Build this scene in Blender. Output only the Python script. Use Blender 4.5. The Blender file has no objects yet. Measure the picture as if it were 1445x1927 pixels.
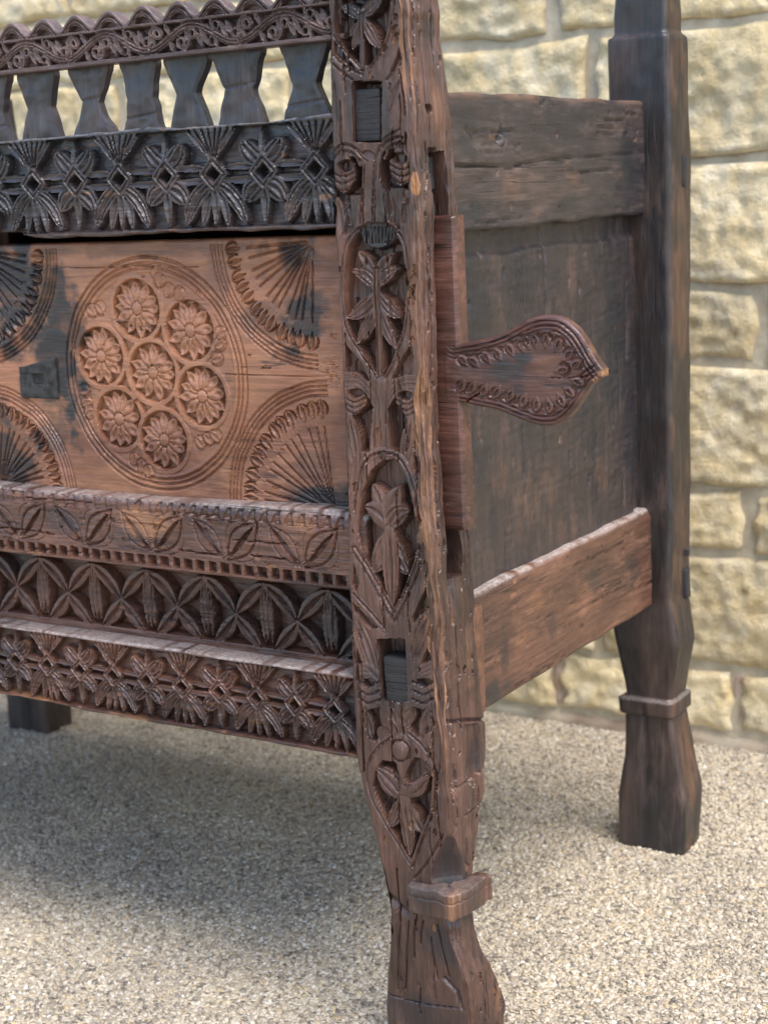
import bpy, math, random
import numpy as np
from mathutils import Matrix, Vector

# ------------------------------------------------------------------ camera, world, sun
scene = bpy.context.scene
PW, PH = 1445, 1927                       # size of the photograph, used to measure positions
CX, CY = PW / 2, PH / 2
VXP, VYP = np.array([-4100., 580.]), np.array([2650., 262.])   # vanishing points of the chest's width and depth
FPX = float(np.sqrt(-((VXP - [CX, CY]) @ (VYP - [CX, CY]))))
def cam_ray(px, py):
    return np.array([px - CX, -(py - CY), -FPX])
_X = -cam_ray(*VXP); _X /= np.linalg.norm(_X)
_Y = cam_ray(*VYP); _Y /= np.linalg.norm(_Y)
ROT = np.array([_X, _Y, np.cross(_X, _Y)])
CAM = np.array([0.6055, -1.0045, 0.70])

cd = bpy.data.cameras.new('camera')
cam = bpy.data.objects.new('camera', cd)
scene.collection.objects.link(cam)
cd.sensor_fit = 'HORIZONTAL'; cd.sensor_width = 36.0
cd.lens = FPX / PW * 36.0
cd.clip_start = 0.01; cd.clip_end = 200.0
m = Matrix([list(r) for r in ROT]).to_4x4(); m.translation = Vector(CAM.tolist())
cam.matrix_world = m
cd.dof.use_dof = True; cd.dof.focus_distance = 1.26; cd.dof.aperture_fstop = 12.0
scene.camera = cam

world = bpy.data.worlds.new('World'); scene.world = world; world.use_nodes = True
wn = world.node_tree.nodes; wl = world.node_tree.links
sky = wn.new('ShaderNodeTexSky'); sky.sky_type = 'NISHITA'; sky.sun_disc = False
SUN_EL, SUN_AZ = math.radians(62), math.radians(112)    # azimuth clockwise from +Y
sky.sun_elevation = SUN_EL; sky.sun_rotation = SUN_AZ
sky.air_density = 1.0; sky.dust_density = 1.6; sky.ozone_density = 0.6
wl.new(sky.outputs[0], wn['Background'].inputs[0]); wn['Background'].inputs[1].default_value = 0.15
sd = bpy.data.lights.new('sun', 'SUN'); sun = bpy.data.objects.new('sun', sd); scene.collection.objects.link(sun)
sd.energy = 1.5; sd.angle = math.radians(38); sd.color = (1.0, 0.96, 0.90)
to_sun = Vector((math.sin(SUN_AZ) * math.cos(SUN_EL), math.cos(SUN_AZ) * math.cos(SUN_EL), math.sin(SUN_EL)))
sun.rotation_euler = to_sun.to_track_quat('Z', 'Y').to_euler()
scene.view_settings.view_transform = 'Standard'; scene.view_settings.look = 'None'
scene.view_settings.gamma = 1.0; scene.view_settings.use_curve_mapping = False
scene.view_settings.exposure = 1.66

# ------------------------------------------------------------------ helpers: measuring, noise
def on(px, py, ax, val):
    d = ROT @ cam_ray(px, py)
    return CAM + (val - CAM[ax]) / d[ax] * d
def zoom(ox, oy, s):
    return lambda p: (ox + p[0] / s, oy + p[1] / s)
Z0 = lambda p: p
Z1 = zoom(0, 0, 2.258); Z2 = zoom(0, 420, 2.189); Z3 = zoom(0, 900, 2.125)
Z4 = zoom(600, 0, 4.283); Z5 = zoom(600, 400, 4.283); Z6 = zoom(620, 800, 3.853); Z7 = zoom(640, 1250, 2.847)
Z8 = zoom(800, 560, 4.014)

def _hash(i, j, s):
    n = (i.astype(np.int64) * 374761393 + j.astype(np.int64) * 668265263 + s * 1274126177) & 0x7fffffff
    n = ((n ^ (n >> 13)) * 1274126177) & 0x7fffffff
    n = n ^ (n >> 16)
    return (n & 0xffff) / 65535.0 * 2 - 1
def vnoise(x, y, s=0):
    x = np.asarray(x, float); y = np.asarray(y, float) + 0 * x
    i = np.floor(x); j = np.floor(y); fx = x - i; fy = y - j
    fx = fx * fx * (3 - 2 * fx); fy = fy * fy * (3 - 2 * fy)
    a = _hash(i, j, s); b = _hash(i + 1, j, s); c = _hash(i, j + 1, s); d = _hash(i + 1, j + 1, s)
    return (a * (1 - fx) + b * fx) * (1 - fy) + (c * (1 - fx) + d * fx) * fy
def fbm(x, y, s=0, n=3):
    t = 0; a = 1.0
    for k in range(n):
        t = t + a * vnoise(x * 2 ** k, y * 2 ** k, s + 17 * k); a *= 0.5
    return t
def sstep(a, b, x):
    t = np.clip((x - a) / (b - a), 0, 1); return t * t * (3 - 2 * t)

def poly_dist(u, v, P):
    """distance to a polyline, and the arc parameter of the nearest point"""
    P = np.asarray(P, float); seg = np.linalg.norm(P[1:] - P[:-1], axis=1); L = seg.sum(); acc = 0
    best = np.full(u.shape, 1e9); bt = np.zeros(u.shape)
    for a, b, l in zip(P[:-1], P[1:], seg):
        if l < 1e-9: continue
        d = (b - a) / l
        t = np.clip((u - a[0]) * d[0] + (v - a[1]) * d[1], 0, l)
        dd = np.hypot(u - a[0] - t * d[0], v - a[1] - t * d[1])
        k = dd < best
        best = np.where(k, dd, best); bt = np.where(k, (acc + t) / L, bt); acc += l
    return best, bt
def smooth_line(P, n=5):
    P = np.asarray(P, float)
    if len(P) < 3: return P
    Q = np.vstack([2 * P[0] - P[1], P, 2 * P[-1] - P[-2]]); out = []
    for k in range(1, len(Q) - 2):
        for i in range(n):
            t = i / n
            out.append(0.5 * (2 * Q[k] + (Q[k + 1] - Q[k - 1]) * t + (2 * Q[k - 1] - 5 * Q[k] + 4 * Q[k + 1] - Q[k + 2]) * t * t
                              + (3 * Q[k] - Q[k - 1] - 3 * Q[k + 1] + Q[k + 2]) * t ** 3))
    out.append(P[-1]); return np.array(out)
def inside(u, v, P):
    r = np.zeros(u.shape, bool); n = len(P)
    for k in range(n):
        a, b = P[k], P[(k + 1) % n]
        if a[1] == b[1]: continue
        c = ((a[1] > v) != (b[1] > v)) & (u < (b[0] - a[0]) * (v - a[1]) / (b[1] - a[1]) + a[0])
        r ^= c
    return r

def vcut(d, w):
    return np.clip(1 - np.abs(d) / w, 0, 1) ** .8

class Relief:
    """carving worked out as a height (m, outward) on any set of points of one flat face"""
    def __init__(s, U, V, ax=1, val=0.0):
        s.shape = U.shape; s.U = U.ravel().astype(float); s.V = V.ravel().astype(float)
        s.h = np.zeros(s.U.size); s.wear = np.zeros((s.U.size, 3)); s.ax, s.val = ax, val
    def w(s, pts, Z=None):
        if Z is None: return np.asarray(pts, float)
        keep = [0, 2] if s.ax == 1 else [1, 2]
        return np.array([on(*Z(p), s.ax, s.val)[keep] for p in pts])
    def px(s, P, n, Z):                    # a width given in zoomed pixels, in metres, near point P
        a = s.w([P], Z)[0]; b = s.w([(P[0], P[1] + n)], Z)[0]
        return abs(b[1] - a[1])
    def sel(s, P, mg):
        lo = P.min(0) - mg; hi = P.max(0) + mg
        return np.nonzero((s.U > lo[0]) & (s.U < hi[0]) & (s.V > lo[1]) & (s.V < hi[1]))[0]
    def put(s, i, m, new):
        s.h[i] = s.h[i] * (1 - m) + new * m
    def field(s, pts, depth, Z=None, edge=.0012, smooth=False):
        P = s.w(pts, Z)
        if smooth: P = smooth_line(np.vstack([P, P[:1]]))[:-1]
        i = s.sel(P, .003)
        if not i.size: return
        d, _ = poly_dist(s.U[i], s.V[i], np.vstack([P, P[:1]])); d = np.where(inside(s.U[i], s.V[i], P), d, -d)
        s.put(i, sstep(-edge / 2, edge, d), -depth)
    def disc(s, c, r, level, edge=.001):
        c = np.asarray(c, float); i = s.sel(c[None], r + .002)
        if not i.size: return
        d = np.hypot(s.U[i] - c[0], s.V[i] - c[1]); s.put(i, sstep(0, edge, r - d), level)
    def boss(s, c, r, level, dome=.002):
        c = np.asarray(c, float); i = s.sel(c[None], r + .002)
        if not i.size: return
        d = np.hypot(s.U[i] - c[0], s.V[i] - c[1])
        s.put(i, sstep(0, .001, r - d), level + dome * (1 - np.clip(d / r, 0, 1) ** 2))
    def ring(s, c, r, w, level, edge=.001):
        c = np.asarray(c, float); i = s.sel(c[None], r + w)
        if not i.size: return
        d = np.abs(np.hypot(s.U[i] - c[0], s.V[i] - c[1]) - r); s.put(i, sstep(0, edge, w / 2 - d), level)
    def ringcut(s, c, r, w, depth):
        c = np.asarray(c, float); i = s.sel(c[None], r + 3 * w)
        if not i.size: return
        d = np.hypot(s.U[i] - c[0], s.V[i] - c[1]) - r + .0004 * vnoise(s.U[i] * 90, s.V[i] * 90, 2); s.h[i] -= depth * vcut(d, w * .75)
    def stroke(s, pts, wd, level=0., Z=None, grooves=0, gd=.0022, edge=.0008, taper=0., dome=.0008, smooth=True):
        P = s.w(pts, Z)
        if Z is not None: wd = s.px(pts[len(pts) // 2], wd, Z)
        if smooth: P = smooth_line(P)
        i = s.sel(P, wd)
        if not i.size: return
        d, t = poly_dist(s.U[i], s.V[i], P); hw = wd / 2 * (1 - taper * t)
        new = level - dome * np.clip(d / hw, 0, 1) ** 2
        if grooves == 1: new = new - gd * vcut(d, .0014)
        if grooves == 2: new = new - gd * vcut(d - hw * .42, .0013)
        if grooves == 3: new = new - gd * (vcut(d, .0012) + vcut(d - hw * .6, .0012))
        s.put(i, sstep(0, edge, hw - d), new)
    def leaf(s, p, q, wd, level=0., Z=None, bend=0., grooves=1, gd=.0018, base=.12, edge=.0007, dome=.0010, dip=0., rnd=.7):
        P = s.w([p, q], Z)
        if Z is not None: wd = s.px(p, wd, Z)
        if s.ax == 1 and s.val == 0.0: wd *= 1.15
        a, b = P; n = np.array([-(b - a)[1], (b - a)[0]]); c = (a + b) / 2 + bend * n
        t = np.linspace(0, 1, 9)[:, None]; Q = (1 - t) ** 2 * a + 2 * t * (1 - t) * c + t * t * b
        i = s.sel(Q, wd)
        if not i.size: return
        d, t = poly_dist(s.U[i], s.V[i], Q)
        hw = wd / 2 * np.maximum(np.sin(np.pi * (base + (1 - base) * t)), 1e-4) ** rnd
        new = level - dome * np.clip(d / hw, 0, 1) ** 2 - dip * (1 - t)
        if grooves: new = new - gd * vcut(d, .0005 + .0021 * sstep(0, .5, t) * sstep(1, .6, t)) * sstep(0, .15, t)
        if grooves == 2: new = new - .8 * gd * vcut(d - hw * .55, .0012) * sstep(0.1, .25, t) * sstep(.98, .8, t)
        s.put(i, sstep(0, edge, hw - d), new)
    def cut(s, pts, wd, depth, Z=None, smooth=True, taper=0.):
        P = s.w(pts, Z)
        if Z is not None: wd = s.px(pts[0], wd, Z)
        if smooth: P = smooth_line(P)
        i = s.sel(P, wd * 2)
        if not i.size: return
        d, t = poly_dist(s.U[i], s.V[i], P)
        s.h[i] -= depth * (1 - taper * t) * np.exp(-(d / (wd / 2)) ** 2)
    def stain(s, c, rx, ry, amt, k=0, Z=Z0, rough=.5, seed=0):
        c = s.w([c], Z)[0]; a = s.px((0, 0), rx, Z) * 1.15; b = s.px((0, 0), ry, Z)
        i = s.sel(c[None], max(a, b) * 1.9)
        if not i.size: return
        e = np.hypot((s.U[i] - c[0]) / a, (s.V[i] - c[1]) / b) + rough * .5 * fbm(s.U[i] * 70, s.V[i] * 70, 5 + seed, 4)
        s.wear[i, k] = np.maximum(s.wear[i, k], amt * sstep(1.25, .55, e))
    def distress(s, u0, u1, v0, v1, seed, cracks=10, chips=20, along='v', size=1.0):
        # drying splits along the grain and small chips knocked out of the surface
        rg = random.Random(seed)
        for k in range(cracks):
            u, v = rg.uniform(u0, u1), rg.uniform(v0, v1); L = rg.uniform(.02, .085); n = 7; p = []
            for i in range(n):
                t = i / (n - 1) - .5; w = rg.uniform(-.0009, .0009)
                p.append((u + w, v + t * L) if along == 'v' else (u + t * L, v + w))
            s.cut(p, rg.uniform(.0008, .0015), rg.uniform(.0012, .0034), smooth=True)
        for k in range(chips):
            u, v = rg.uniform(u0, u1), rg.uniform(v0, v1); a = rg.uniform(.0012, .0032) * size; st = rg.uniform(1.2, 3.0)
            P = []
            for i in range(7):
                an = i / 7 * 2 * math.pi; r = a * rg.uniform(.6, 1.2)
                P.append((u + r * math.cos(an) * (1 if along == 'v' else st), v + r * math.sin(an) * (st if along == 'v' else 1)))
            i = s.sel(np.array(P), .001)
            if i.size:
                m = inside(s.U[i], s.V[i], P); s.h[i] -= m * rg.uniform(.0008, .0022); 
                if rg.random() < .45: s.wear[i, 1] = np.maximum(s.wear[i, 1], m * rg.uniform(.2, .6))
    def H(s): return s.h.reshape(s.shape)
    def W(s): return s.wear.reshape(s.shape + (3,))

# ------------------------------------------------------------------ helpers: meshes
def mesh_from(name, V, quads, tris=None, wear=None, smooth=True):
    V = np.asarray(V, np.float32); quads = np.asarray(quads, np.int32).reshape(-1, 4)
    me = bpy.data.meshes.new(name); me.vertices.add(len(V)); me.vertices.foreach_set('co', V.ravel())
    nt = 0 if tris is None else len(tris)
    li = quads.ravel() if not nt else np.concatenate([quads.ravel(), np.asarray(tris, np.int32).ravel()])
    me.loops.add(len(li)); me.loops.foreach_set('vertex_index', li)
    me.polygons.add(len(quads) + nt)
    st = np.concatenate([np.arange(len(quads)) * 4, len(quads) * 4 + np.arange(nt) * 3]).astype(np.int32)
    me.polygons.foreach_set('loop_start', st)
    me.polygons.foreach_set('use_smooth', np.full(len(quads) + nt, smooth))
    if wear is not None:
        at = me.color_attributes.new('wear', 'FLOAT_COLOR', 'POINT')
        c = np.ones((len(V), 4), np.float32); c[:, :3] = wear; at.data.foreach_set('color', c.ravel())
    me.update(calc_edges=True); me.validate()
    return me

E_LOC = Vector((-.476, .27, 0.0))          # the chest's empty stands under its middle
def link(name, me, mat, parent, offset=True):
    o = bpy.data.objects.new(name, me); scene.collection.objects.link(o)
    if mat: me.materials.append(mat)
    if parent is not None:
        o.parent = parent
        if offset: o.location = -E_LOC if parent.get('is_root') else (0, 0, 0)
    return o

def slab_mesh(name, U, V, H, T, axis, base, wear=None, r=.0015, smooth=True, rows=False):
    """a board: front grid with relief H, four edges, a back.  axis 'y' faces -y, axis 'x' faces +x"""
    nv, nu = U.shape
    d = np.minimum(np.minimum(V - V[:1], V[-1:] - V), np.minimum(U - U[:, :1], U[:, -1:] - U))
    H = H - r * (1 - np.sqrt(np.clip(1 - np.clip(1 - d / r, 0, 1) ** 2, 0, 1)))
    if wear is None: wear = np.zeros((nv, nu, 3))
    def pos(u, v, h): return np.stack([u, base - h, v], -1) if axis == 'y' else np.stack([base + h, u, v], -1)
    F = pos(U, V, H).reshape(-1, 3); idx = np.arange(nv * nu).reshape(nv, nu)
    q = np.stack([idx[:-1, :-1], idx[:-1, 1:], idx[1:, 1:], idx[1:, :-1]], -1).reshape(-1, 4)
    per = np.concatenate([idx[0, :], idx[1:, -1], idx[-1, -2::-1], idx[-2:0:-1, 0]]); n = len(per); N = nv * nu
    R1 = F[per]; R2 = pos(U.ravel()[per], V.ravel()[per], np.full(n, -T))
    a = N + np.arange(n); b = np.roll(a, -1)
    sides = np.stack([b, a, a + n, b + n], -1)
    B0 = N + 2 * n
    back = np.concatenate([pos(U[0], V[0], np.full(nu, -T)), pos(U[-1], V[-1], np.full(nu, -T))])
    k = np.arange(nu - 1); bq = np.stack([B0 + k + 1, B0 + k, B0 + nu + k, B0 + nu + k + 1], -1)
    if rows:
        back = np.concatenate([pos(U[:, 0], V[:, 0], np.full(nv, -T)), pos(U[:, -1], V[:, -1], np.full(nv, -T))])
        k = np.arange(nv - 1); bq = np.stack([B0 + k, B0 + k + 1, B0 + nv + k + 1, B0 + nv + k], -1)
    VV = np.concatenate([F, R1, R2, back]); wf = wear.reshape(-1, 3)
    WW = np.concatenate([wf, wf[per], wf[per], np.zeros((len(back), 3))])
    return mesh_from(name, VV, np.concatenate([q, sides, bq]), wear=WW, smooth=smooth)

def span(a, b, step):
    return np.linspace(a, b, max(2, int(round(abs(b - a) / step)) + 1))
def xs_full(x0, x1, fine=.0008, coarse=.0024, knee=-.50):
    return np.concatenate([np.arange(x0, knee, coarse), span(knee, x1, fine)])

def box_mesh(name, lo, hi, bevel=.002, wob=.0, seed=0, wear=(0, 0, 0), step=None):
    """a plain piece of timber with worn, slightly uneven edges"""
    lo = np.array(lo, float); hi = np.array(hi, float); step = step or max((hi - lo).max() / 10, .006)
    V = []; Q = []; W = []; off = 0
    for ax in range(3):
        for sgn in (0, 1):
            a, b = [k for k in range(3) if k != ax]
            def lin(k):
                n = max(2, int((hi[k] - lo[k]) / step)); t = np.linspace(lo[k] + bevel, hi[k] - bevel, n)
                return np.concatenate([[lo[k]], t, [hi[k]]])
            A, B = np.meshgrid(lin(a), lin(b)); P = np.zeros(A.shape + (3,)); P[..., a] = A; P[..., b] = B
            P[..., ax] = hi[ax] if sgn else lo[ax]; n = P.shape[0] * P.shape[1]
            idx = off + np.arange(n).reshape(P.shape[:2])
            q = np.stack([idx[:-1, :-1], idx[:-1, 1:], idx[1:, 1:], idx[1:, :-1]], -1).reshape(-1, 4)
            if (sgn == 1) == (ax == 1): q = q[:, ::-1]
            V.append(P.reshape(-1, 3)); Q.append(q); off += n
    V = np.concatenate(V); Q = np.concatenate(Q)
    c0 = np.clip(V, lo + bevel, hi - bevel); d = V - c0; L = np.linalg.norm(d, axis=1)
    V = c0 + d / np.maximum(L, 1e-9)[:, None] * bevel
    if wob:
        for k in range(3):
            V[:, k] += wob * (vnoise(V[:, (k + 1) % 3] * 45 + 7 * seed, V[:, (k + 2) % 3] * 45, seed + k))
    return mesh_from(name, V, Q, wear=np.tile(np.array(wear, float), (len(V), 1)))

# ------------------------------------------------------------------ materials
def new_mat(name):
    mt = bpy.data.materials.new(name); mt.use_nodes = True; nt = mt.node_tree
    b = nt.nodes['Principled BSDF']
    return mt, nt.nodes, nt.links, b
def ramp(n, pts):
    r = n.new('ShaderNodeValToRGB'); e = r.color_ramp.elements
    while len(e) < len(pts): e.new(.5)
    for k, (p, c) in enumerate(pts):
        e[k].position = p; e[k].color = (c, c, c, 1) if isinstance(c, (int, float)) else (*c, 1)
    return r
def mixc(n, l, f, a, b, blend='MIX'):
    x = n.new('ShaderNodeMix'); x.data_type = 'RGBA'; x.blend_type = blend
    for k, v in ((0, f), (6, a), (7, b)):
        if isinstance(v, (int, float)): x.inputs[k].default_value = v
        elif isinstance(v, tuple): x.inputs[k].default_value = (*v, 1)
        else: l.new(v, x.inputs[k])
    return x.outputs[2]
def noise(n, l, vec, scale, detail=4, rough=.55, dist=0.):
    t = n.new('ShaderNodeTexNoise'); t.inputs['Scale'].default_value = scale; t.inputs['Detail'].default_value = detail
    t.inputs['Roughness'].default_value = rough; t.inputs['Distortion'].default_value = dist; l.new(vec, t.inputs['Vector']); return t.outputs['Fac']
def math_(n, l, op, a, b=None):
    x = n.new('ShaderNodeMath'); x.operation = op
    for k, v in ((0, a), (1, b)):
        if v is None: continue
        if isinstance(v, (int, float)): x.inputs[k].default_value = v
        else: l.new(v, x.inputs[k])
    return x.outputs[0]

def wood(name, dark, mid, light, grain='x', patch=(.42, .62), rough=.33, patch_scale=11., bump=1.0, stain_col=(.016, .017, .019), light_amt=.5, coat=.12, gc=(.42, 1.35)):
    mt, n, l, b = new_mat(name)
    tc = n.new('ShaderNodeTexCoord').outputs['Object']
    def stretch(k):
        mp = n.new('ShaderNodeMapping'); l.new(tc, mp.inputs[0])
        mp.inputs['Scale'].default_value = {'x': (1 / k, 1, 1), 'z': (1, 1, 1 / k), 'y': (1, 1 / k, 1)}[grain]; return mp.outputs[0]
    g1, g2 = stretch(12), stretch(3.0)
    patchn = noise(n, l, g2, patch_scale, 6, .62, .4)
    grainn = noise(n, l, g1, 230, 5, .65)
    fine = noise(n, l, g1, 700, 3, .6)
    spots = noise(n, l, g2, 60, 5, .7)
    c = mixc(n, l, ramp(n, [(patch[0], 0.), (patch[1], 1.)]).outputs[0], dark, mid)
    l.new(patchn, n[-1].inputs[0]) if False else None
    r1 = [x for x in n if x.type == 'VALTORGB'][-1]; l.new(patchn, r1.inputs[0])
    r2 = ramp(n, [(.52, 0.), (.72, 1.)]); l.new(spots, r2.inputs[0])
    c = mixc(n, l, math_(n, l, 'MULTIPLY', r2.outputs[0], light_amt), c, light)
    r3 = ramp(n, [(.32, gc[0]), (.68, gc[1])]); l.new(grainn, r3.inputs[0])
    c = mixc(n, l, .75, c, r3.outputs[0], 'MULTIPLY')
    at = n.new('ShaderNodeAttribute'); at.attribute_name = 'wear'
    sp = n.new('ShaderNodeSeparateColor'); l.new(at.outputs['Color'], sp.inputs[0])
    r4 = ramp(n, [(.25, .72), (.50, 1.)]); l.new(spots, r4.inputs[0])
    c = mixc(n, l, math_(n, l, 'MULTIPLY', sp.outputs[0], r4.outputs[0]), c, stain_col)
    r5 = ramp(n, [(.38, .15), (.60, 1.)]); l.new(noise(n, l, g1, 120, 5, .7), r5.inputs[0])
    raw = mixc(n, l, grainn, (.15, .065, .028), (.50, .24, .10))
    c = mixc(n, l, math_(n, l, 'MULTIPLY', sp.outputs[1], r5.outputs[0]), c, raw)
    r6 = ramp(n, [(.35, .25), (.65, 1.)]); l.new(noise(n, l, tc, 320, 4, .7), r6.inputs[0])
    c = mixc(n, l, math_(n, l, 'MULTIPLY', sp.outputs[2], r6.outputs[0]), c, (.46, .41, .38))  # pale dust colour, also serving as painted highlight on front rail tops
    # fine drying cracks along the grain
    g3 = stretch(30)
    ck = noise(n, l, g3, 85, 3, .5, .15); ckr = ramp(n, [(.484, 0.), (.4985, 1.), (.5015, 1.), (.516, 0.)]); l.new(ck, ckr.inputs[0])
    ckm = ramp(n, [(.52, 0.), (.60, 1.)]); l.new(noise(n, l, g2, 26, 3, .5), ckm.inputs[0])
    crack = math_(n, l, 'MULTIPLY', ckr.outputs[0], ckm.outputs[0])
    c = mixc(n, l, math_(n, l, 'MULTIPLY', crack, .8), c, (.010, .008, .007))
    # pale scuffs
    r7 = ramp(n, [(.685, 0.), (.74, .55)]); l.new(noise(n, l, g2, 150, 5, .75, .6), r7.inputs[0])
    c = mixc(n, l, r7.outputs[0], c, (.24, .18, .145))
    l.new(c, b.inputs['Base Color'])
    rr = n.new('ShaderNodeMapRange'); l.new(spots, rr.inputs[0]); rr.inputs[1].default_value = .3; rr.inputs[2].default_value = .7
    rr.inputs[3].default_value = rough - .10; rr.inputs[4].default_value = rough + .20
    ro = math_(n, l, 'ADD', rr.outputs[0], math_(n, l, 'MULTIPLY', math_(n, l, 'MAXIMUM', sp.outputs[1], sp.outputs[2]), .3))
    l.new(ro, b.inputs['Roughness'])
    hb = math_(n, l, 'ADD', math_(n, l, 'MULTIPLY', grainn, 1.0), math_(n, l, 'MULTIPLY', fine, .5))
    hb = math_(n, l, 'ADD', hb, math_(n, l, 'MULTIPLY', spots, 1.4))
    hb = math_(n, l, 'SUBTRACT', hb, math_(n, l, 'MULTIPLY', crack, 1.6))
    b.inputs['Coat Weight'].default_value = coat; b.inputs['Coat Roughness'].default_value = .18; b.inputs['Specular IOR Level'].default_value = .42
    bp = n.new('ShaderNodeBump'); bp.inputs['Strength'].default_value = .55 * bump; bp.inputs['Distance'].default_value = .0012
    l.new(hb, bp.inputs['Height']); l.new(bp.outputs[0], b.inputs['Normal'])
    return mt

M = {}
M['rail'] = wood('carved dark brown wood', (.044, .021, .015), (.118, .052, .033), (.19, .090, .055), 'x', rough=.31)
M['crest'] = wood('weathered top rail wood', (.062, .038, .032), (.150, .092, .078), (.23, .15, .12), 'x', rough=.34)
M['black_rail'] = wood('carved blackened wood', (.026, .022, .023), (.070, .045, .040), (.12, .072, .055), 'x', rough=.27, coat=.25)
M['panel'] = wood('panel orange brown wood', (.135, .053, .030), (.31, .135, .070), (.42, .21, .115), 'x', patch=(.36, .58), rough=.32, patch_scale=8., bump=.5, light_amt=.4, stain_col=(.020, .017, .017), gc=(.68, 1.25))
M['paddle'] = wood('panel end red brown wood', (.060, .025, .018), (.120, .050, .034), (.18, .088, .06), 'x', rough=.30, bump=.5, coat=.2)
M['post'] = wood('post brown wood', (.044, .023, .017), (.112, .053, .036), (.19, .098, .064), 'z', rough=.31)
M['rear_post'] = wood('rear post dark wood', (.020, .016, .015), (.058, .035, .027), (.12, .07, .05), 'z', rough=.40, bump=.7)
M['side'] = wood('side blackened wood', (.029, .024, .026), (.072, .048, .040), (.15, .092, .062), 'y', patch=(.45, .70), rough=.36, bump=.9, light_amt=.45)
M['side_panel'] = wood('side panel dark wood', (.021, .018, .020), (.052, .036, .031), (.12, .066, .044), 'z', patch=(.42, .74), rough=.36, bump=.8, light_amt=.45, gc=(.72, 1.2))
M['side_low'] = wood('lower side rail brown wood', (.036, .020, .015), (.125, .058, .036), (.21, .105, .062), 'y', patch=(.40, .62), rough=.38, bump=1.0, light_amt=.6)
M['baluster'] = wood('baluster dark wood', (.028, .026, .028), (.065, .045, .042), (.11, .075, .06), 'z', rough=.36, bump=.8)
M['tenon'] = wood('tenon end black wood', (.016, .013, .012), (.040, .030, .026), (.10, .08, .07), 'x', rough=.58, bump=2.2, coat=0., stain_col=(.013, .012, .012))
M['inner'] = wood('unfinished inner boards', (.03, .02, .014), (.07, .042, .028), (.10, .06, .04), 'x', rough=.6, coat=0.)

def metal_mat():
    mt, n, l, b = new_mat('dull iron plate')
    tc = n.new('ShaderNodeTexCoord').outputs['Object']; r = ramp(n, [(.35, (.016, .016, .016)), (.65, (.045, .042, .038))])
    l.new(noise(n, l, tc, 160, 5), r.inputs[0]); l.new(r.outputs[0], b.inputs['Base Color'])
    b.inputs['Metallic'].default_value = 0.; b.inputs['Roughness'].default_value = .65; b.inputs['Specular IOR Level'].default_value = .25; return mt
M['iron'] = metal_mat()

def stone_mat():
    mt, n, l, b = new_mat('split face yellow stone')
    tc = n.new('ShaderNodeTexCoord').outputs['Object']
    oi = n.new('ShaderNodeObjectInfo').outputs['Random']
    mp = n.new('ShaderNodeVectorMath'); mp.operation = 'ADD'; l.new(tc, mp.inputs[0])
    cv = n.new('ShaderNodeCombineXYZ'); l.new(math_(n, l, 'MULTIPLY', oi, 20.), cv.inputs[0]); l.new(cv.outputs[0], mp.inputs[1]); v = mp.outputs[0]
    r1 = ramp(n, [(.28, (.60, .44, .21)), (.50, (.71, .565, .33)), (.72, (.80, .69, .49))]); l.new(noise(n, l, v, 26, 6, .65), r1.inputs[0])
    r2 = ramp(n, [(.30, .86), (.62, 1.06)]); l.new(noise(n, l, v, 95, 5, .7), r2.inputs[0])
    c = mixc(n, l, 1., r1.outputs[0], r2.outputs[0], 'MULTIPLY')
    hs = n.new('ShaderNodeHueSaturation'); l.new(c, hs.inputs['Color'])
    mr = n.new('ShaderNodeMapRange'); l.new(oi, mr.inputs[0]); mr.inputs[3].default_value = .78; mr.inputs[4].default_value = 1.06; l.new(mr.outputs[0], hs.inputs['Value'])
    l.new(hs.outputs[0], b.inputs['Base Color']); b.inputs['Roughness'].default_value = .9
    bp = n.new('ShaderNodeBump'); bp.inputs['Strength'].default_value = .8; bp.inputs['Distance'].default_value = .006
    l.new(noise(n, l, v, 140, 6, .7), bp.inputs['Height']); l.new(bp.outputs[0], b.inputs['Normal']); return mt
M['stone'] = stone_mat()
def plain(name, c0, c1, scale, rough=.9, bump=.4, dist=.003):
    mt, n, l, b = new_mat(name); tc = n.new('ShaderNodeTexCoord').outputs['Object']
    r = ramp(n, [(.35, c0), (.65, c1)]); f = noise(n, l, tc, scale, 6, .65); l.new(f, r.inputs[0]); l.new(r.outputs[0], b.inputs['Base Color'])
    b.inputs['Roughness'].default_value = rough
    bp = n.new('ShaderNodeBump'); bp.inputs['Strength'].default_value = bump; bp.inputs['Distance'].default_value = dist
    l.new(noise(n, l, tc, scale * 4, 5), bp.inputs['Height']); l.new(bp.outputs[0], b.inputs['Normal']); return mt
M['mortar'] = plain('grey buff mortar', (.36, .295, .20), (.48, .41, .295), 40)
M['pink_mortar'] = plain('pinkish joint mortar', (.36, .25, .19), (.46, .34, .27), 40)
M['brick'] = plain('pale footing with reddish patches', (.30, .19, .13), (.50, .43, .31), 9)

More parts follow.
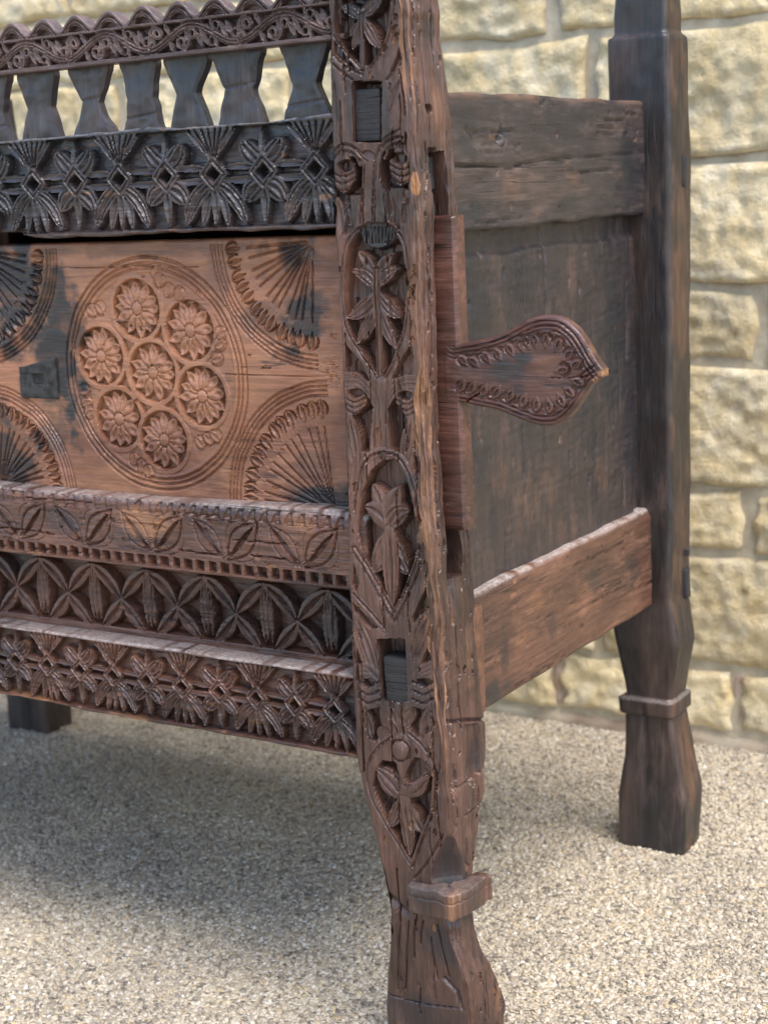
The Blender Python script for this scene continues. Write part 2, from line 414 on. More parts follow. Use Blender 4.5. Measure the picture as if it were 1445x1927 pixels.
def gravel_mat(inst):
    mt, n, l, b = new_mat('resin bound gravel' if inst else 'gravel bed')
    if inst:
        f = n.new('ShaderNodeObjectInfo').outputs['Random']
    else:
        tc = n.new('ShaderNodeTexCoord').outputs['Object']
        vo = n.new('ShaderNodeTexVoronoi'); vo.inputs['Scale'].default_value = 220; l.new(tc, vo.inputs['Vector'])
        sp = n.new('ShaderNodeSeparateColor'); l.new(vo.outputs['Color'], sp.inputs[0]); f = sp.outputs[0]
    r = ramp(n, [(0., (.10, .085, .07)), (.12, (.21, .18, .14)), (.35, (.315, .265, .20)), (.62, (.375, .32, .245)), (.82, (.45, .40, .325)), (.94, (.38, .29, .17)), (1., (.55, .53, .48))])
    l.new(f, r.inputs[0])
    ps = n.new('ShaderNodeNewGeometry').outputs['Position']; tint = ramp(n, [(.35, (.80, .79, .78)), (.65, (1.12, 1.10, 1.04))]); l.new(noise(n, l, ps, 5., 5, .65), tint.inputs[0])
    l.new(mixc(n, l, 1., r.outputs[0], tint.outputs[0], 'MULTIPLY'), b.inputs['Base Color']); b.inputs['Roughness'].default_value = .55
    if not inst:
        bp = n.new('ShaderNodeBump'); bp.inputs['Strength'].default_value = .7; bp.inputs['Distance'].default_value = .003; bp.invert = True
        l.new(vo.outputs['Distance'], bp.inputs['Height']); l.new(bp.outputs[0], b.inputs['Normal'])
    return mt
M['gravel'] = gravel_mat(True); M['ground'] = gravel_mat(False)

# ------------------------------------------------------------------ setting: ground, gravel, wall
def quad_obj(name, x0, x1, y0, y1, z, mat):
    me = mesh_from(name, [(x0, y0, z), (x1, y0, z), (x1, y1, z), (x0, y1, z)], [(0, 1, 2, 3)], smooth=False)
    return link(name, me, mat, None)
g = quad_obj('ground', -5, 5, -5, 5, 0.0, M['ground']); g['kind'] = 'structure'
g['label'] = 'pale beige gravel paving under the chest'

def pebble_mesh():
    import bmesh
    bm = bmesh.new(); bmesh.ops.create_icosphere(bm, subdivisions=1, radius=1.0)
    rnd = random.Random(4)
    for v in bm.verts: v.co *= rnd.uniform(.82, 1.12)
    for f in bm.faces: f.smooth = True
    me = bpy.data.meshes.new('pebble'); bm.to_mesh(me); bm.free(); me.materials.append(M['gravel']); return me
def build_gravel():
    me = mesh_from('gravel', [(-1.5, -.30, 0), (.55, -.30, 0), (.55, .80, 0), (-1.5, .80, 0)], [(0, 1, 2, 3)], smooth=False)
    o = link('gravel', me, M['gravel'], None); o['kind'] = 'stuff'; o['label'] = 'fine cream and brown gravel bound into the paving'; o['category'] = 'gravel'
    ng = bpy.data.node_groups.new('gravel', 'GeometryNodeTree')
    ng.interface.new_socket('Geometry', in_out='INPUT', socket_type='NodeSocketGeometry')
    ng.interface.new_socket('Geometry', in_out='OUTPUT', socket_type='NodeSocketGeometry')
    N, L = ng.nodes, ng.links
    gi = N.new('NodeGroupInput'); go = N.new('NodeGroupOutput')
    ds = N.new('GeometryNodeDistributePointsOnFaces'); ds.distribute_method = 'RANDOM'; ds.inputs['Density'].default_value = 60000
    ip = N.new('GeometryNodeInstanceOnPoints')
    pb = bpy.data.objects.new('pebble', pebble_mesh())
    obj = N.new('GeometryNodeObjectInfo'); obj.inputs['Object'].default_value = pb
    rot = N.new('FunctionNodeRandomValue'); rot.data_type = 'FLOAT_VECTOR'; rot.inputs[1].default_value = (.5, .5, 6.28)
    sc = N.new('FunctionNodeRandomValue'); sc.data_type = 'FLOAT_VECTOR'; sc.inputs[0].default_value = (.0014, .0014, .0010); sc.inputs[1].default_value = (.0040, .0034, .0025)
    L.new(gi.outputs[0], ds.inputs['Mesh']); L.new(ds.outputs['Points'], ip.inputs['Points']); L.new(obj.outputs['Geometry'], ip.inputs['Instance'])
    L.new(rot.outputs[0], ip.inputs['Rotation']); L.new(sc.outputs[0], ip.inputs['Scale'])
    d2 = N.new('GeometryNodeDistributePointsOnFaces'); d2.distribute_method = 'RANDOM'; d2.inputs['Density'].default_value = 1500; d2.inputs['Seed'].default_value = 7
    i2 = N.new('GeometryNodeInstanceOnPoints'); s2 = N.new('FunctionNodeRandomValue'); s2.data_type = 'FLOAT_VECTOR'; s2.inputs[0].default_value = (.0030, .0026, .0016); s2.inputs[1].default_value = (.0052, .0044, .0028)
    L.new(gi.outputs[0], d2.inputs['Mesh']); L.new(d2.outputs['Points'], i2.inputs['Points']); L.new(obj.outputs['Geometry'], i2.inputs['Instance']); L.new(rot.outputs[0], i2.inputs['Rotation']); L.new(s2.outputs[0], i2.inputs['Scale'])
    jn = N.new('GeometryNodeJoinGeometry'); L.new(ip.outputs[0], jn.inputs[0]); L.new(i2.outputs[0], jn.inputs[0]); L.new(jn.outputs[0], go.inputs[0])
    md = o.modifiers.new('scatter', 'NODES'); md.node_group = ng
build_gravel()

def build_wall():
    root = bpy.data.objects.new('stone_wall', None); scene.collection.objects.link(root); root.location = (-.45, .80, 0)
    root['label'] = 'rough yellow stone wall with grey mortar joints behind the chest'; root['category'] = 'wall'; root['kind'] = 'thing'
    X0, X1 = -1.9, .95
    def add(name, me, mat):
        o = link(name, me, mat, root); o.location = (.45, -.80, 0); return o
    # mortar bed, a little uneven
    u, v = np.meshgrid(span(X0, X1, .02), span(-.03, 1.45, .02))
    add('mortar', slab_mesh('mortar', u, v, .002 * fbm(u * 40, v * 40, 3), .12, 'y', .803), M['mortar'])
    YW = .80
    wx = lambda px, py: on(px, py, 1, YW)[0]
    J = [.019, .101, .248, .327, .479, .567, .716, .8675, .958, 1.105, 1.19, 1.34, 1.43]
    known = {0: [wx(1390, 1310), wx(1050, 1300)], 2: [wx(1410, 980)], 4: [wx(1432, 610)], 6: [wx(1112, 130)], 7: [wx(1037, 20)]}
    forbid = [wx(1290, 500), wx(1500, 500)]
    rnd = random.Random(11)
    for k in range(len(J) - 1):
        z0, z1 = J[k], J[k + 1]; cuts = sorted(known.get(k, []))
        if not cuts: cuts = [wx(1490, 500) + rnd.uniform(0.02, .1)]
        x = cuts[0]
        while x > X0: x -= rnd.uniform(.20, .40); cuts.insert(0, x)
        x = cuts[-1]
        while x < X1: x += rnd.uniform(.20, .40); cuts.append(x)
        big = (z1 - z0) > .11
        for a, b in zip(cuts[:-1], cuts[1:]):
            if b - a < .03: continue
            a, b = max(a, X0), min(b, X1)
            if b - a < .04: continue
            s = rnd.randrange(10000); jt = .007
            U, V = np.meshgrid(np.linspace(0, 1, max(8, int((b - a) / .005))), np.linspace(0, 1, max(6, int((z1 - z0) / .005))))
            x0 = a + jt * (1 + .8 * vnoise(V * 4, 0 * V, s)); x1 = b - jt * (1 + .8 * vnoise(V * 4, 0 * V, s + 1))
            zz0 = z0 + .005 * (1 + .9 * vnoise(U * 5, 0 * U, s + 2)); zz1 = z1 - .005 * (1 + .9 * vnoise(U * 5, 0 * U, s + 3))
            UU = x0 + (x1 - x0) * U; VV = zz0 + (zz1 - zz0) * V
            H = .0035 * fbm(UU * 22, VV * 22, s, 4) + .0028 * fbm(UU * 80, VV * 80, s + 9, 3) - .0025 * np.abs(fbm(UU * 45, VV * 45, s + 5, 3)) + (.008 if big else .006)
            me = slab_mesh('stone', UU, VV, H, .02, 'y', YW, r=.006)
            add('stone', me, M['stone'])
    for k, px in ((0, (1390, 1310)), (1, (1050, 1300))):
        x = wx(*px); u, v = np.meshgrid(span(x - .009, x + .009, .003), span(.018, .102, .006))
        add('joint_mortar', slab_mesh('joint_mortar', u, v, .003 * fbm(u * 90, v * 90, k), .01, 'y', .803, r=.004), M['pink_mortar'])
    x = X0
    while x < X1:
        u, v = np.meshgrid(span(x + .005, x + .21, .01), span(-.02, .016, .006))
        add('brick', slab_mesh('brick', u, v, .0015 * fbm(u * 60, v * 60, int(x * 50)), .02, 'y', .80, r=.004), M['brick']); x += .215
build_wall()

# ------------------------------------------------------------------ the chest
chest = bpy.data.objects.new('carved_chest', None); scene.collection.objects.link(chest); chest.location = E_LOC; chest['is_root'] = 1
chest['label'] = 'old dark wooden chest carved with rosettes, leaves and fans, standing on four legs'; chest['category'] = 'chest'
XM = -.476                                  # middle of the chest
XL, XR = -.893, -.055                       # rails run between the front posts, their ends inside them
def tool(u, v, s, amp=.0004):               # marks of the hand tools, along the grain
    return amp * fbm(u * 60, v * 140, s, 3) + amp * .5 * vnoise(u * 40, v * 900, s + 3)

def series(first, period, lo=-.90, hi=-.04):
    out = []; k = 0
    while first - k * period > lo: out.append((first - k * period, k)); k += 1
    return out

def diamond_rail(name, zb, zt, y, first, period, zc, mat, T, stains, hh, wavy):
    xs = xs_full(XL, XR); t = span(0, 1, .0009 / (zt - zb))
    X, Tt = np.meshgrid(xs, t)
    bot = zb + wavy * (.0022 * vnoise(X * 14, 0 * X, 4) + .001 * vnoise(X * 60, 0 * X, 5)) + wavy * .007 * sstep(-.36, -.42, X) * sstep(-.56, -.48, X)
    top = zt + wavy * (.0018 * vnoise(X * 16, 0 * X, 8) + .0009 * vnoise(X * 70, 0 * X, 9))
    V = bot + (top - bot) * Tt
    R = Relief(X, V, 1, y); D = .0085
    R.h[:] = 0
    R.field([(XL - .02, zb + .004), (XR + .02, zb + .004), (XR + .02, zt - .003), (XL - .02, zt - .003)], D)
    s = period / .048
    allx = series(first, period, -.95)
    for x, k in [q for q in allx if q[1] % 2 == 0] + [q for q in allx if q[1] % 2]:
        for sg in (1, -1):
            rng = random.Random(k * 2 + sg); j = lambda a: rng.uniform(-a, a) * s
            b0 = zc + sg * .009 * s; far = (zt - .0030) if sg > 0 else (zb + .0045); L = abs(far - b0)
            if k % 2 == 0 and sg > 0:      # fan filling the space up to the border, cut with spreading grooves
                w2 = .0225 * s
                R.field([(x - .002 * s, b0 - .002), (x + .002 * s, b0 - .002), (x + .010 * s, b0 + L * .42), (x + w2 + j(.002), far + .001), (x - w2 + j(.002), far + .001), (x - .010 * s, b0 + L * .42)], .0004, edge=.0008)
                for dx in (-.0160, -.0095, -.0030, .0035, .0100, .0162):
                    R.cut([(x + dx * .10 * s, b0 + .003 * s), (x + dx * .50 * s, b0 + L * .5), (x + dx * s + j(.0008), far - .001)], .0019, .0032)
                for q in (-1, 1): R.leaf((x + q * .006 * s, b0 + L * .25), (x + q * .0255 * s, far), .0068 * s, .0002, bend=.10 * q, grooves=1, base=.08, gd=.0022)
            elif k % 2 == 0:               # drooping palmette, its long outer leaves sweeping along the border
                for dx, w, lv in ((-.0115, .0105, -.0010), (.0115, .0105, -.0010), (-.0290, .0150, -.0003), (.0290, .0150, -.0003), (0, .0082, -.0002)):
                    R.leaf((x + np.sign(dx) * .0008, b0 - sg * .003), (x + dx * s + j(.0015), far + sg * (.0008 if abs(dx) < .02 else -.0012)), w * s, lv, bend=(-.24 if abs(dx) > .02 else -.10) * sg * np.sign(dx), grooves=(2 if abs(dx) > .02 else 1), base=.05, gd=.0026, dome=.0008, rnd=.5)
            else:                          # trefoil: two round lobes, a straight stem below
                R.leaf((x, b0), (x + j(.001), far), (.0078 if sg > 0 else .0105) * s, -.0008, grooves=1, base=.30, gd=.0026)
                for q in (-1, 1):
                    R.leaf((x + q * .0005, b0 - sg * .001), (x + q * .0185 * s + j(.001), b0 + sg * L * (.60 if sg > 0 else .44) + j(.001)), .0192 * s, 0, bend=.26 * sg * -q, grooves=2, base=.06, gd=.0028, dome=.0012, rnd=.42)
            R.leaf((x, zc), (x, b0 + sg * .004), .008 * s, -.001, grooves=0)
        xb = x - period
        for dz in (-.0068, .0068):          # double bars between the diamonds
            R.leaf((x - .006 * s, zc + dz * s * .6), (xb + .006 * s, zc + dz * s * .6), .0074 * s, -.0006, bend=-.06 * np.sign(dz), grooves=1, base=.10, gd=.0018)
    for x, k in series(first, period, -.92):
        q = .0108 * s
        R.stroke([(x - q, zc), (x, zc + q), (x + q, zc), (x, zc - q), (x - q, zc)], .0066 * s, .0006, grooves=1, gd=.0024, smooth=False, dome=.0010)
        c = .0058 * s
        R.field([(x - c, zc), (x, zc + c), (x + c, zc), (x, zc - c)], .0120)
    R.wear[:, 2] = ((.62 if hh else .30) * sstep(.0022, .0008, top - V).ravel()) * sstep(-1.5, .1, fbm(X * 160, V * 0, 44)).ravel()  # dusty top edge, with the bright sky highlight painted into its colour
    H = R.H() + tool(X, V, int(y * 1e4)) + .0008 * fbm(X * 25, V * 25, 2)
    R.distress(-.48, -.07, zb, zt, int(first * -1e4), 16, 50, 'u')
    for st in stains: R.stain(*st)
    R.wear[:, 1] = np.maximum(R.wear[:, 1], (.75 * sstep(.0055, .0005, (V - bot)).ravel() * sstep(-.3, .4, fbm(X * 40, V * 60, 12)).ravel()) if hh else 0)
    me = slab_mesh(name, X, V, H, T, 'y', y, R.W(), r=.0022, smooth=False)
    return link(name, me, mat, chest)

# --- carved rail below the balusters, and the lowest rail
o = diamond_rail('carved_rail', .6715, .7545, .004, -.0863, .0482, .7165, M['black_rail'], .05,
                 [((560, 240), 90, 30, .9), ((60, 250), 90, 40, .7), ((300, 250), 130, 18, .6), ((150, 300), 60, 30, .6), ((480, 390), 60, 35, .55), ((20, 330), 70, 120, .5), ((600, 350), 60, 60, .6)], False, 1.0)
o['label'] = 'blackened upper rail carved with flowers and pierced diamonds'
o = diamond_rail('apron_rail', .2505, .3205, .006, -.0967, .0393, .2885, M['rail'], .05,
                 [((640, 1330), 40, 60, .6), ((20, 1250), 60, 40, .3)], True, .35)
o['label'] = 'lowest rail carved with small flowers and diamonds'

# --- frieze of crossing leaves
def frieze():
    y = .028; zb, zt = .318, .40; xs = xs_full(XL, XR); X, V = np.meshgrid(xs, span(zb, zt, .0009))
    R = Relief(X, V, 1, y); P = .0638; D = .0120
    R.field([(XL - .02, .3265), (XR + .02, .3265), (XR + .02, zt), (XL - .02, zt)], D)
    R.field([(XL - .02, .3845), (XR + .02, .3845), (XR + .02, zt + .01), (XL - .02, zt + .01)], .003)
    ZT, ZN, ZB = .3815, .352, .3265
    for x, k in series(-.112 + P, P, -.95):
        for sg in (-1, 1):
            xn = x + sg * P / 2
            R.leaf((x, ZT), (xn, ZN), .0155, 0, bend=.10 * sg, grooves=1, base=.05, gd=.0042, dome=.0012)
            R.leaf((xn, ZN), (x + sg * .006, ZB - .001), .0150, 0, bend=.10 * sg, grooves=1, base=.05, gd=.0042, dome=.0012)
            R.leaf((x + sg * .001, ZT - .002), (x + sg * .0028, ZB), .0072, -.0008, bend=-.11 * sg * -1, grooves=1, base=.10, gd=.0024)
        R.leaf((x, ZT), (x, ZB), .0070, -.0002, grooves=1, base=.12, gd=.0024)
    for st in [((640, 1180), 60, 70, .6), ((560, 1130), 60, 40, .3), ((20, 1060), 50, 30, .4)]: R.stain(*st)
    me = slab_mesh('frieze_board', X, V, R.H() + tool(X, V, 21) + .0005 * fbm(X * 30, V * 30, 6), .02, 'y', y, R.W(), r=.001, smooth=False)
    o = link('frieze_board', me, M['rail'], chest); o['label'] = 'recessed frieze board carved with crossing leaves'
frieze()

# --- moulded rail with toothed top edge and dentils
def seat_rail():
    y = .003; zb, zt = .3915, .4515; xs = xs_full(XL, XR); X, Tt = np.meshgrid(xs, span(0, 1, .0009 / (zt - zb)))
    top = zt + .0012 * vnoise(X * 18, 0 * X, 3) + .002 * sstep(-.3, -.08, X); V = zb + (top - zb) * Tt
    R = Relief(X, V, 1, y)
    for x, k in series(-.0995, .0775, -.95):
        R.leaf((x - .0155, .4075), (x + .0155, .4385), .0160, .0006, bend=0, grooves=0, base=.02, dome=.0006)
        def arc(a, b, bend):
            a, b = np.array(a), np.array(b); nn = np.array([-(b - a)[1], (b - a)[0]])
            return [a + (b - a) * t + nn * bend * math.sin(math.pi * t) for t in np.linspace(0, 1, 9)]
        for bd in (-.24, .24): R.cut(arc((x - .0160, .4065), (x + .0160, .4395), bd), .0018, .0026)
        for bd in (-.40, .40): R.cut(arc((x - .0150, .4065), (x + .0150, .4395), bd), .0012, .0010)
        R.leaf((x - .0135, .4085), (x + .0135, .4370), .0055, -.0050, grooves=0, base=.02, dome=-.002)
        xc = x - .0355
        R.leaf((xc - .0120, .4370), (xc + .0135, .4085), .0062, -.0042, grooves=0, base=.03, dome=-.003)
        for bd in (-.22, .22): R.cut(arc((xc - .0140, .4385), (xc + .0150, .4070), bd), .0014, .0014)
        for dx in (-.0045, .0065):
            c = x - .0200 + dx
            R.field([(c - .0045, .4085), (c + .0045, .4085), (c + .0010, .4135)], .0035)
    for x, k in series(-.0815, .0128, -.93):     # dentils
        w = .0042 + .0004 * math.sin(k * 2.3)
        R.field([(x - w, .3950), (x + w, .3945), (x + w, .4028), (x - w, .4032)], .0075, edge=.0010)
    rng = random.Random(3)
    for x, k in series(-.0800, .0122, -.93):     # teeth
        i = R.sel(np.array([[x, .447]]), .010); du = (R.U[i] - x); dz = R.V[i] - .4405
        depth = .0050 * np.clip(1 - np.abs(du) / (.0050 - .0022 * np.clip(dz / .008, 0, 1)), 0, 1) ** .5 * sstep(-.0010, .0006, dz) * sstep(.0098, .0080, dz) * (1 if x > -.27 else .45)
        R.h[i] -= depth
    i = np.arange(R.U.size); R.h -= .0045 * sstep(.4445, .4535, R.V)        # top edge slopes back
    for k in range(160):
        x, z = rng.uniform(-.48, -.075), rng.choice([rng.uniform(.406, .412), rng.uniform(.432, .440)])
        R.cut([(x, z), (x + .0004, z)], .0012, .0010, smooth=False)
    R.distress(-.48, -.07, .393, .452, 77, 16, 40, 'u')
    for st in [((120, 980), 50, 30, .5), ((230, 1010), 40, 25, .4), ((420, 960), 130, 10, .4)]: R.stain(*st)
    for st in [((270, 985), 60, 30, .55), ((560, 1000), 40, 40, .3)]: R.stain(*st, k=1)
    R.wear[:, 2] = .55 * sstep(.447, .4515, R.V) * sstep(-1.3, .3, fbm(R.U * 150, R.V * 0, 31))  # pale ledge: some dust, and a highlight painted in as colour
    me = slab_mesh('moulded_rail', X, V, R.H() + tool(X, V, 31) + .0006 * fbm(X * 25, V * 25, 9), .045, 'y', y, R.W(), r=.0018, smooth=False)
    o = link('moulded_rail', me, M['rail'], chest); o['label'] = 'brown rail with toothed edge, cut leaves and a row of square notches'
seat_rail()

# --- top rail with vine scroll and scalloped crest
def top_rail():
    y = .004; zb, zs = .8075, .8355; xs = xs_full(XL, XR, .0007); P = .0355; ph = (-.3490)
    c = np.cos((xs - ph) / P * 2 * np.pi); cre = zs + .0015 + .0115 * np.clip(.5 + .5 * c, 0, 1) ** .8
    cre = cre + .0006 * vnoise(xs * 90, 0 * xs, 3)
    X, Tt = np.meshgrid(xs, span(0, 1, .0008 / .036)); V = zb + (cre[None] - zb) * Tt
    R = Relief(X, V, 1, y); D = .0075
    R.field([(XL - .02, zb + .0040), (XR + .02, zb + .0040), (XR + .02, zs - .0030), (XL - .02, zs - .0030)], D)
    PV = .0875; zm = (zb + zs) / 2 + .0006; A = .0080
    for x, k in series(-.108, PV, -.98, 0):
        pts = [(x + PV * t, zm + A * math.cos(2 * math.pi * t)) for t in np.linspace(-.5, .5, 13)]
        R.stroke(pts, .0082, 0, grooves=3, gd=.0022, dome=.0006)
        for sg, xo in ((1, 0.0), (-1, PV / 2)):
            cx, b = x + xo, zm
            for e, (dx, dz, r) in enumerate(((-.0105, -.0045, .0058), (.0010, .0016, .0054), (.0195, -.0060, .0046))):
                c0 = (cx + dx * sg, b + dz * sg); R.disc(c0, r, -.0004); R.ringcut(c0, r * .72, .0010, .0010); R.disc(c0, .0024, -.0075)
            R.stroke([(cx - .0135 * sg, b - .004 * sg), (cx - .010 * sg, b - .0085 * sg), (cx - .004 * sg, b - .0075 * sg), (cx - .0015 * sg, b + .002 * sg)], .0044, -.0005, grooves=1, gd=.0014)
            R.leaf((cx + .0055 * sg, b + .001 * sg), (cx + .0105 * sg, b - .0095 * sg), .0062, -.0006, grooves=1, gd=.0014, base=.2)
            R.leaf((cx + .0095 * sg, b + .003 * sg), (cx + .0165 * sg, b - .0095 * sg), .0062, -.0006, grooves=1, gd=.0014, base=.2)
            R.leaf((cx - .0185 * sg, b - .0098 * sg), (cx - .0225 * sg, b - .0020 * sg), .0058, -.0006, grooves=1, gd=.0014, base=.2)
            R.leaf((cx + .0240 * sg, b - .0100 * sg), (cx + .0215 * sg, b + .0005 * sg), .0050, -.0006, grooves=1, gd=.0014, base=.2)
            R.leaf((cx - .0040 * sg, b - .003 * sg), (cx - .0065 * sg, b + .0052 * sg), .0055, -.0008, grooves=1, gd=.0014, base=.2)
    R.h = R.h.reshape(R.shape)
    dtop = cre[None] - V
    R.h -= .0022 * (np.exp(-((dtop - .0042) / .0007) ** 2) + np.exp(-((dtop - .0070) / .0006) ** 2) * .7) * (V > zs - .001)
    tri = sstep(.0, .0012, (dtop - .0080)) * sstep(zs - .0005, zs + .0006, V); R.h -= .0060 * tri
    R.h = R.h.ravel()
    me = slab_mesh('crest_rail', X, V, R.H() + tool(X, V, 41, .0003) + 0, .013, 'y', y, R.W(), r=.0012, smooth=False)
    o = link('crest_rail', me, M['crest'], chest); o['label'] = 'top rail carved with a vine scroll under a scalloped crest'
top_rail()

# --- balusters
def balusters():
    data = [(-.0985, .042, .024, .041), (-.1605, .047, .028, .0465), (-.2110, .042, .0235, .042), (-.2595, .040, .0255, .043), (-.3125, .042, .0225, .0430), (-.3710, .0415, .0265, .0440)]
    x = -.371
    while x > -.88:
        x -= .0525; data.append((x, .042, .025, .043))
    for k, (xc, wt, ww, wb) in enumerate(data):
        if xc < -.875: continue
        z0, z1 = .735, .815; v = span(0, 1, .0125); zz = z0 + (z1 - z0) * v
        hw = np.interp(zz, [.735, .752, .7785, .7800, .804, .815], [wb / 2, wb / 2, ww / 2 - .0005, ww / 2 - .0005, wt / 2, wt / 2]) + .0012 * vnoise(zz * 120, 0 * zz, k)
        hr = hw + .0018 * vnoise(zz * 70, 0 * zz, k + 40)
        u = np.linspace(-1, 1, 15)
        U = np.where(u[None] < 0, u[None] * hw[:, None], u[None] * hr[:, None]) + xc; V = np.repeat(zz[:, None], 15, 1)
        W = np.zeros(U.shape + (3,)); W[..., 0] = .7 * sstep(-.1, .5, fbm(U * 30, V * 30, k + 5)) if k in (0, 1, 2, 5, 7) else .25
        me = slab_mesh('baluster', U, V, (.0012 * fbm(U * 50, V * 50, k) - .0012 * vcut(V - (.765 + .02 * math.sin(k * 2.1)) - .1 * (U - xc), .0015)), .0085, 'y', .014, W, r=.0012, rows=True)
        link('baluster', me, M['baluster'], chest)
balusters()

# --- front panel: one board that runs through the post and ends in a paddle
def front_panel():
    y = .025; zb, zt = .440, .6665
    xs = np.concatenate([np.arange(-.93, -.50, .0024), span(-.50, -.078, .00085), np.arange(-.074, .0195, .004), [.0205]])
    X, Tt = np.meshgrid(xs, span(0, 1, .0009 / (zt - zb)))
    tp = zt + .0115 * sstep(-.06, .0, X); bt = zb + .0018 * sstep(-.06, 0, X); V = bt + (tp - bt) * Tt
    R = Relief(X, V, 1, y)
    wear_r = []
    def half(mx):
        f = (lambda x: 2 * XM - x) if mx else (lambda x: x)
        C = np.array([f(-.2755), .5545])
        R.disc(C, .0865, -.0012, .002)
        for r in (.0895, .0935, .0985): R.ringcut(C, r, .0020, .0026)
        cells = [(-.2894, .6100), (-.2337, .5921), (-.3338, .5693), (-.2771, .5565), (-.2257, .5380), (-.3191, .5153), (-.2705, .4989)]
        cells = [np.array([f(a), b]) for a, b in cells]
        for a in range(7):                 # three-cornered hollows between the rosettes
            for b in range(a + 1, 7):
                for c in range(b + 1, 7):
                    A, B, D = cells[a], cells[b], cells[c]; ds = [np.linalg.norm(A - B), np.linalg.norm(B - D), np.linalg.norm(A - D)]
                    if max(ds) < .066:
                        g = (A + B + D) / 3; R.field([g + .34 * (p - g) * (-1) + 0 * p for p in (A, B, D)], .0045)
        for k, c in enumerate(cells):
            R.ring(c, .0275, .0052, 0.0); R.disc(c, .0252, -.0065)
            n = 11 if k % 2 else 12; ph = k * .7
            for i in range(n):
                a = ph + (i + .22 * math.sin(i * 5.1 + k * 3)) * 2 * math.pi / n; d = np.array([math.cos(a), math.sin(a)]); pl = .0245 + .0009 * math.sin(i * 3.7 + k)
                R.leaf(c + d * .0060, c + d * pl, .0112 + .0009 * math.sin(i * 2.9 + k * 1.7), -.0002, grooves=0, base=.10, dome=.0028)
                i2 = R.sel((c + d * .0185)[None], .006)
                if i2.size:
                    e = np.array([-d[1], d[0]]); pu = (R.U[i2] - c[0]) * d[0] + (R.V[i2] - c[1]) * d[1] - .0178; pv = (R.U[i2] - c[0]) * e[0] + (R.V[i2] - c[1]) * e[1]
                    R.h[i2] -= .0036 * np.exp(-(pu / .0036) ** 2 - (pv / .0021) ** 2)
            R.boss(c, .0056, -.0012, .0014); R.ringcut(c, .0058, .0014, .0016)
        sprigs = [(640, 205), (655, 235), (690, 275), (735, 290), (375, 360), (410, 350), (910, 455), (905, 500), (893, 560), (345, 690), (355, 740), (365, 780), (550, 975), (580, 1000), (610, 1025), (820, 905), (855, 890), (885, 880)]
        for k, p in enumerate(sprigs):
            q = R.w([p], Z2)[0]; q = np.array([f(q[0]), q[1]]); d = q - C; d = d / np.linalg.norm(d); e = np.array([-d[1], d[0]])
            R.leaf(q - .0062 * d, q + .0062 * d, .0078, .0006, grooves=1, gd=.0018, base=.05); R.ringcut(q, .0062, .0014, .0014)
        fans = [(-.1065, .6620, 180, 270, .083), (-.0985, .4480, 90, 180, .089), (-.4760, .6620, 270, 360, .085), (-.4700, .4465, 0, 90, .078)]
        for (ax_, az_, a0, a1, rd) in fans:
            c = np.array([f(ax_), az_])
            if mx: a0, a1 = 180 - a1, 180 - a0
            for dr in (.0055, .0095, .0130, .0165):
                i = R.sel(c[None], rd + .03)
                if i.size:
                    d = np.hypot(R.U[i] - c[0], R.V[i] - c[1]) - rd - dr; an = np.degrees(np.arctan2(R.V[i] - c[1], R.U[i] - c[0])) % 360
                    ok = ((an - a0) % 360) < ((a1 - a0) % 360 or 360)
                    R.h[i] -= .0024 * vcut(d + .0006 * vnoise(R.U[i] * 60, R.V[i] * 60, 4), .0015) * ok
            n = 12
            for i in range(n):
                a = math.radians(a0 + (i + .5 + .16 * math.sin(i * 4.3 + ax_ * 300)) * (a1 - a0) / n); d = np.array([math.cos(a), math.sin(a)])
                R.disc(c + d * (rd - .005), .0072, -.0045, .002)
                R.leaf(c + d * (rd - .0145), c + d * (rd + .0025), .0098, .0006, grooves=1, gd=.0042, base=.04, dome=.0012)
                R.leaf(c + d * (rd - .0220), c + d * (rd - .0130), .0048, .0003, grooves=0, base=.1)
                R.cut([c + d * .006, c + d * (rd - .020)], .0018, .0026, smooth=False)
    half(True); half(False)
    for a, b in (((560, 1090), (1400, 1175)),): pass
    R.distress(-.48, -.08, .445, .664, 78, 0, 22, 'u', .7); R.cut([(-.36, .6445), (-.30, .6450), (-.22, .6440)], .0010, .0012); R.cut([(-.20, .5570), (-.15, .5565), (-.09, .5575)], .0010, .0014)
    for k in range(26):                     # scratches by the post
        yy = 560 + k * 5; R.cut([(1330 + 30 * math.sin(k), yy), (1400, yy - 8 + 5 * math.sin(k * 3))], 2.5, .0007, Z2)
    blk = [((1205, 110), 85, 60, .8), ((1240, 400), 85, 110, .95), ((1300, 1130), 110, 75, .85), ((70, 300), 190, 250, .85), ((245, 560), 90, 250, .9), ((40, 980), 110, 190, .8),
           ((300, 430), 60, 80, .7), ((320, 700), 40, 120, .5), ((1100, 410), 80, 60, .45), ((900, 640), 50, 140, .25), ((900, 180), 40, 110, .3), ((600, 100), 500, 30, .35), ((690, 1150), 700, 26, .35), ((1290, 1000), 60, 80, .35), ((220, 860), 60, 90, .5)]
    for k, (p, a, b, s) in enumerate(blk): R.stain(p, a * 1.25, b * 1.2, min(1., s * 1.15), 0, Z2, .9, k)
    lit = [((500, 1060), 200, 70, .5), ((1060, 640), 90, 110, .45), ((1050, 160), 170, 60, .25), ((880, 930), 90, 140, .45), ((560, 640), 120, 150, .25), ((1340, 700), 80, 200, .25), ((180, 150), 60, 200, .3), ((215, 780), 50, 60, .45)]
    for k, (p, a, b, s) in enumerate(lit): R.stain(p, a, b, s, 1, Z2, .7, k + 30)
    R.wear[:, 0] *= (R.U > -.60); 
    R.field([(64, 722), (84, 722), (84, 704), (64, 704)], .0125, Z0)
    R.field([(.0125, .549), (.03, .549), (.03, .582), (.0125, .582)], .009)
